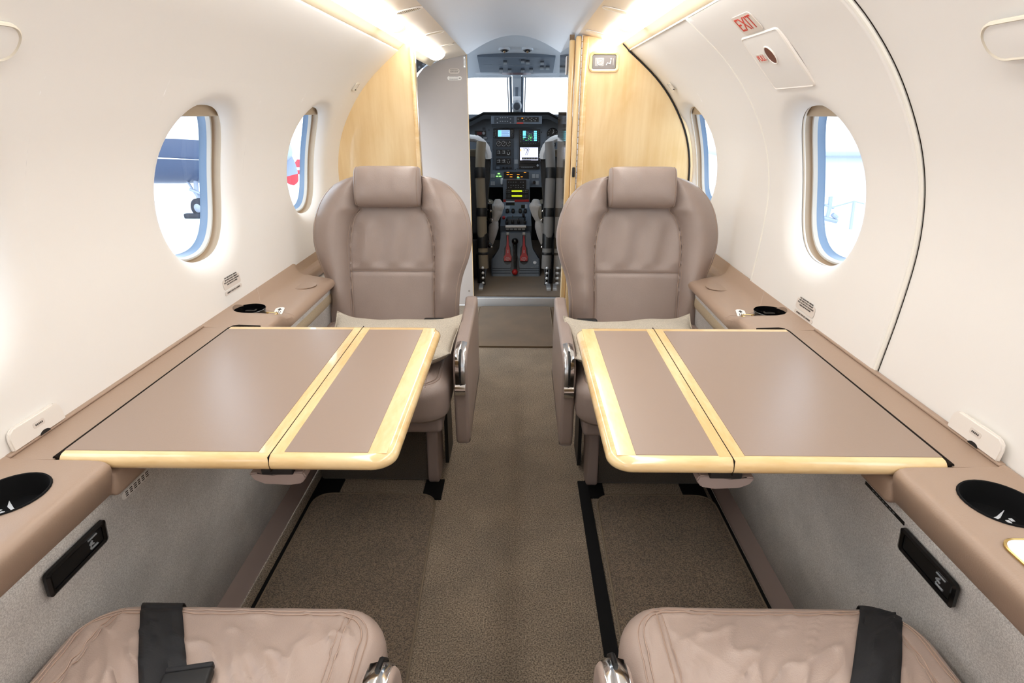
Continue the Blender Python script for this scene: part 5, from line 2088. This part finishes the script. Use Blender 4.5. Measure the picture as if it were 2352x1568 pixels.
for k in range(4):
    add_box(bm, fp(*z2(757 + k * 12, 996), 0.0015), (0.005, 0.002, 0.003))
link('lettering', bm, 'grey_mark', ff, smooth=False)
link('core', box((0.0, 4.12, 0.25), (0.14, 0.24, 0.38), 0.01), 'cockpit_dark', ped)

# ------------------------------------------------------------------ pilot seats (seen from behind through the doorway)
def pilot_seat(s, label):
    t = thing('pilot_seat', label, 'seat', (s * 0.40, 3.75, 0.06), 'pilot seats')
    Yb = 3.56
    X = s * 0.238
    # padded back tube with black straps
    pb = [(X - s * 0.012, Yb + 0.085, 0.985), (X - s * 0.006, Yb + 0.075, 0.92), (X, Yb + 0.055, 0.80), (X + s * -0.006, Yb + 0.03, 0.60), (X - s * 0.010, Yb + 0.01, 0.40), (X - s * 0.016, Yb, 0.185)]
    tb = link('back_tube', tube([(x - s * 0.01, y, z) for x, y, z in pb], [0.030, 0.031, 0.031, 0.032, 0.033, 0.033], 16), 'tan_fabric' if s < 0 else 'tube_grey', t)
    for z, h in ((0.800, 0.032), (0.555, 0.028), (0.370, 0.048), (0.285, 0.008)):
        x = interp([(p[2], p[0]) for p in reversed(pb)], z) - s * 0.01
        y = interp([(p[2], p[1]) for p in reversed(pb)], z)
        link('strap', lathe([(0.0345, -h), (0.0355, -h * 0.8), (0.0355, h * 0.8), (0.0345, h)], (x, y, z), axis=(0, 0.15, 1), seg=20), 'black', tb)
    # shell of the backrest
    bm = prism([(s * 0.205, 3.66, 0.40), (s * 0.185, 3.72, 0.62), (s * 0.165, 3.80, 0.86), (s * 0.172, 3.81, 0.880), (s * 0.56, 3.81, 0.90), (s * 0.56, 3.66, 0.40)], (0, 0.05, -0.01))
    bmesh.ops.bevel(bm, geom=bm.edges[:], offset=0.008, segments=2, affect='EDGES')
    link('back_shell', bm, 'black', t)
    bm = box((s * 0.41, 3.84, 0.68), (0.38, 0.06, 0.50), 0.025, rot=Matrix.Rotation(R(-10), 3, 'X'))
    link('back_cushion', bm, 'tan_fabric', t)
    # woolly cover curling over the shoulder
    path = []
    for i in range(34):                       # band of wool running from the seat top down over the shoulder edge
        q = i / 33
        if q < 0.45:
            k = q / 0.45
            path.append(Vector((s * lerp(0.50, 0.285, k), 3.80, 1.000 + 0.012 * math.sin(k * PI))))
        else:
            k = (q - 0.45) / 0.55 * PI / 2
            path.append(Vector((s * (0.180 + 0.105 * (1 - math.sin(k))), 3.80, 0.875 + 0.125 * math.cos(k))))
    bm = bmesh.new()
    rows = []
    for i, p in enumerate(path):
        d = (path[min(i + 1, 33)] - path[max(i - 1, 0)]).normalized()
        a = Vector((d.z, 0, -d.x))
        rows.append([p + a * (0.021 * math.cos(b_) * (1 + 0.22 * noise.noise(Vector((i * 0.8, b_ * 2, s * 3))))) + Vector((0, 0.075 * math.sin(b_), 0)) for b_ in [2 * PI * j / 16 for j in range(16)]])
    V = add_grid(bm, rows, closed_v=True)
    bm.faces.new(V[0])
    bm.faces.new(V[-1])
    link('sheepskin_cover', bm, 'sheepskin', t)
    # seat pan, woolly cushion side, hardware
    bm = box((s * 0.36, 4.02, 0.50), (0.40, 0.42, 0.10), 0.04)
    link('seat_pan', bm, 'tan_fabric', t)
    bm = bmesh.new()
    pth = [at(1187 + s * dx_, y_, 3.93) for dx_, y_ in ((44, 458), (43, 472), (47, 490), (52, 505), (53, 520), (56, 540), (59, 562))]
    rd = [0.020, 0.046, 0.040, 0.030, 0.036, 0.030, 0.012]
    dp, dr = [], []
    for i in range(31):
        q = i / 30 * 6
        a_ = min(int(q), 5)
        dp.append(pth[a_].lerp(pth[a_ + 1], q - a_))
        dr.append(lerp(rd[a_], rd[a_ + 1], q - a_) * (1 + 0.12 * noise.noise(Vector((i * 0.6, s, 0)))))
    add_tube(bm, dp, dr, 16)
    link('cushion_cover', bm, 'sheepskin', t)
    bm = bmesh.new()
    for (x0, y0, x1, y1, r_) in ((62, 468, 62, 500, 0.016), (70, 480, 58, 487, 0.012), (66, 500, 60, 512, 0.010), (74, 440, 74, 560, 0.014), (66, 560, 60, 565, 0.018), (82, 470, 82, 620, 0.012)):
        add_tube(bm, [at(1187 + s * x0, y0, 3.78), at(1187 + s * x1, y1, 3.78)], r_, 10)
    link('adjuster', bm, 'black_gloss', t)
    bm = bmesh.new()
    for (x, y) in ((60, 484), (63, 463), (57, 505), (69, 560), (58, 567)):
        add_lathe(bm, [(0.006, -0.004), (0.007, 0.002), (0.001, 0.005)], at(1187 + s * x, y, 3.74), axis=(0, -1, 0.3), seg=12)
    link('bolts', bm, 'chrome', t)
    link('pedestal_frame', box((s * 0.31, 3.86, 0.22), (0.16, 0.36, 0.28), 0.02), 'black', t)
    bm = bmesh.new()
    add_tube(bm, [(s * 0.243, 3.60, 0.27), (s * 0.238, 3.58, 0.075)], 0.022, 12)
    add_tube(bm, [(s * 0.216, 3.52, 0.20), (s * 0.208, 3.50, 0.085)], 0.010, 10)
    link('leg', bm, 'black_gloss', t)
    bm = box((s * 0.228, 3.75, 0.068), (0.028, 0.60, 0.018), 0.002)
    link('floor_rail', bm, 'steel', t)
    bm = bmesh.new()
    for z in (0.10, 0.135, 0.17, 0.205):
        add_lathe(bm, [(0.008, -0.003), (0.009, 0.002), (0.001, 0.006)], (s * 0.214, 3.49, z), axis=(0, -1, 0.2), seg=12)
    link('bolts', bm, 'steel', t)
    return t


pilot_seat(-1, 'left pilot seat with tan padded back tube, black straps and woolly cover')
pilot_seat(1, 'right pilot seat with grey padded back tube, black straps and woolly cover')

# ------------------------------------------------------------------ outside
GZ = -1.30
bm = bmesh.new()
add_box(bm, (0, 20, GZ - 0.05), (160, 160, 0.1))
struct(link('ground', bm, 'apron', smooth=False))


def fuselage(bm, y0, y1, x, z, r, seg=36, nose=True):
    rows = []
    n = 40
    for i in range(n + 1):
        q = i / n
        Y = lerp(y0, y1, q)
        k = 1.0
        if q > 0.8:
            k = math.sqrt(max(0, 1 - ((q - 0.8) / 0.2) ** 2)) * 0.98 + 0.02
        if q < 0.25:
            k = 0.25 + 0.75 * smooth01(q / 0.25)
        rows.append([(x + r * k * math.cos(2 * PI * j / seg), Y, z - (1 - k) * r * 0.3 + r * k * math.sin(2 * PI * j / seg)) for j in range(seg)])
    V = add_grid(bm, rows, closed_v=True)
    bm.faces.new(V[0])
    bm.faces.new(V[-1])


# dark blue and white jet beyond the left windows, lying across the line of sight
def fuselage_x(bm, x0, x1, Y, z, r, a0=0, a1=360, seg=36, blunt=0.2, k0=1.0):
    rows = []
    n = 40
    for i in range(n + 1):
        q = i / n
        k = 1.0
        if q > 1 - blunt:
            k = math.sqrt(max(0, 1 - ((q - 1 + blunt) / blunt) ** 2)) * 0.98 + 0.02
        full = (a1 - a0 >= 360)
        rows.append([(lerp(x0, x1, q), Y + r * k * k0 * math.cos(R(lerp(a0, a1, j / seg))), z - (1 - k) * r * 0.3 + r * k * k0 * math.sin(R(lerp(a0, a1, j / seg)))) for j in range(seg if full else seg + 1)])
    V = add_grid(bm, rows, closed_v=full)
    if full:
        bm.faces.new(V[0])
        bm.faces.new(V[-1])


jy, jr, jz = 14.35, 0.95, 0.42
jet = thing('business_jet', 'white jet with dark blue belly and nose wheel, seen through the near left window', 'aircraft', (-11.0, jy, GZ))
bm = bmesh.new()
fuselage_x(bm, -20, -6.0, jy, jz, jr)
link('fuselage', bm, 'aircraft_white', jet)
bm = bmesh.new()
fuselage_x(bm, -19.5, -6.0, jy, jz, jr, 170, 370, 24, 0.2, 1.012)
link('blue_belly', bm, 'aircraft_blue', jet)
bm = bmesh.new()
add_grid(bm, [[(x, jy + jr * 1.02 * math.cos(R(a)), jz + jr * 1.02 * math.sin(R(a))) for a in (a_ - w_, a_ + w_)] for x, a_, w_ in ((-14, 190, 1.7), (-11, 192, 1.6), (-9.5, 194, 1.3), (-8.3, 197, 0.8), (-7.6, 199, 0.3))])
link('pinstripe', bm, 'aircraft_white', jet)
gx, gy = -8.05, 13.72
bm = bmesh.new()
add_tube(bm, [(gx - 0.12, gy + 0.3, -0.40), (gx - 0.06, gy + 0.12, -0.70), (gx, gy + 0.1, -1.05)], 0.055, 12)
add_tube(bm, [(gx - 0.34, gy + 0.3, -0.45), (gx - 0.06, gy + 0.1, -0.80)], 0.03, 10)
add_tube(bm, [(gx - 0.18, gy + 0.05, -0.62), (gx + 0.12, gy + 0.05, -0.74)], 0.035, 8)
link('nose_strut', bm, 'gear_grey', jet)
link('nose_wheel', lathe([(0.10, -0.07), (0.20, -0.075), (0.235, -0.04), (0.235, 0.04), (0.20, 0.075), (0.10, 0.07)], (gx, gy, GZ + 0.235), axis=(0.25, 1, 0), seg=30), 'tyre', jet)
link('wheel_hub', lathe([(0.03, -0.09), (0.11, -0.07), (0.11, 0.06), (0.03, 0.08)], (gx, gy, GZ + 0.235), axis=(0.25, 1, 0), seg=20), 'gear_grey', jet)
link('chock', box((gx - 0.12, gy - 0.16, GZ + 0.06), (0.40, 0.14, 0.12), 0.03), 'tyre', jet)
link('vent', lathe([(0.01, 0.0), (0.07, 0.01), (0.075, 0.03)], (-8.75, jy - jr * 1.0, 0.16), axis=(0, -1, 0), seg=18, sx=1.3), 'tyre', jet)

# turboprop nose with red-tipped propeller and barrier beyond the far left window
PYY = 17.0
tp = thing('propeller_aircraft', 'grey propeller blade with red tip and cowling seen through the far left window', 'aircraft', (at(655, 400, PYY).x, PYY, GZ))
hub = at(645, 345, PYY)
tip = at(676, 425, PYY)
d_ = (tip - hub)
sd_ = Vector((d_.z, 0, -d_.x)).normalized()


def blade(m, name, q0, q1):
    rows = []
    for k in range(9):
        q = lerp(q0, q1, k / 8)
        w = 0.20 * (0.5 + 0.9 * math.sin(PI * min(q, 0.97) ** 0.8) ** 0.6) * (1 if q < 0.9 else math.sqrt(max(0.02, 1 - ((q - 0.9) / 0.1) ** 2)))
        c_ = hub + d_ * q
        rows.append([c_ + sd_ * w * u + Vector((0, 0.03 * v, 0)) for u, v in ((-1, 0), (-0.5, -1), (0.5, -1), (1, 0), (0.5, 1), (-0.5, 1))])
    bm = bmesh.new()
    V = add_grid(bm, rows, closed_v=True)
    bm.faces.new(V[0])
    bm.faces.new(V[-1])
    link(name, bm, m, tp)


blade('gear_grey', 'propeller_blade', 0.0, 0.72)
blade('outside_red', 'blade_tip', 0.72, 1.0)
link('spinner', lathe([(0.35, 0.0), (0.30, 0.25), (0.15, 0.45), (0.01, 0.52)], hub + Vector((0, 0.0, 0)), axis=(0, -1, 0), seg=24), 'gear_grey', tp)
link('cowling', lathe([(0.36, 0), (0.55, 0.5), (0.62, 1.5), (0.65, 3.0)], hub + Vector((0, 0.1, 0)), axis=(-0.55, 1, 0), seg=24), 'aircraft_white', tp)
bx = at(676, 378, 24)
br = thing('barrier', 'red and white striped barrier on the apron beyond the far left window', 'barrier', (bx.x, 24, GZ))
for k in range(10):
    link('board', box((bx.x - 1.6 + k * 0.36, 24, bx.z + 0.05), (0.36, 0.06, 0.32), 0.01), 'outside_red' if k % 2 else 'aircraft_white', br)
link('lower_board', box((bx.x, 24.02, bx.z - 0.35), (3.6, 0.05, 0.26), 0.01), 'outside_red', br)
for k in (-1.5, 1.5):
    link('post', box((bx.x + k, 24.05, (GZ + bx.z) / 2), (0.08, 0.08, bx.z - GZ + 0.3), 0.01), 'gear_grey', br)

# white aircraft beyond the near right window
wa = thing('parked_aircraft', 'pale high-wing aircraft with wheel struts seen through the near right window', 'aircraft', (8.0, 13, GZ))
wc = at(1935, 350, 13.2)
link('wing', box(wc, (6.0, 1.0, 0.11), 0.04), 'gear_grey', wa)
zf = at(1930, 430, 13.2).z
bm = bmesh.new()
fuselage_x(bm, 16.0, 4.5, 14.0, zf + 0.28, 0.62)
link('fuselage', bm, 'aircraft_white', wa)
bm = bmesh.new()
for (a, b, r_) in (((1908, 452), (1905, 480), 0.05), ((1905, 480), (1898, 505), 0.045), ((1890, 500), (1922, 508), 0.05), ((1905, 478), (1962, 462), 0.018), ((1962, 462), (1985, 468), 0.014),
                   ((1895, 470), (1915, 478), 0.03), ((1912, 492), (1922, 500), 0.05)):
    add_tube(bm, [at(*a, 12.9), at(*b, 12.9)], r_, 8)
link('landing_gear', bm, 'gear_grey', wa)
bm = bmesh.new()
add_tube(bm, [at(1962, 464, 12.7), at(1953, 530, 12.4)], 0.035, 8)
link('tie_down_strap', bm, 'gear_grey', wa)

# ------------------------------------------------------------------ daylight guides in the window openings (portals only steer sampling)
def portal(loc, w, h, rot):
    l = bpy.data.lights.new('window_portal', 'AREA')
    l.shape = 'RECTANGLE'
    l.size, l.size_y = w, h
    l.cycles.is_portal = True
    o = bpy.data.objects.new('window_portal', l)
    COL.objects.link(o)
    o.location = loc
    o.rotation_euler = rot
    o['kind'] = 'helper'


for side, ws_ in ((-1, WIN_L), (1, WIN_R)):
    for Yc in ws_:
        p = wall_pt(side, Yc, SC, 0.13)
        portal(p, 0.38, 0.34, (0, R(90) * (1 if side > 0 else -1), 0))
portal((-0.86, -1.94, 0.55), 1.3, 1.3, (0, R(-90), 0))
portal((-0.80, 2.90, 0.62), 1.3, 0.84, (0, R(-90), 0))
portal((0, 5.02, 1.27), 1.25, 0.36, (R(-90), 0, 0))
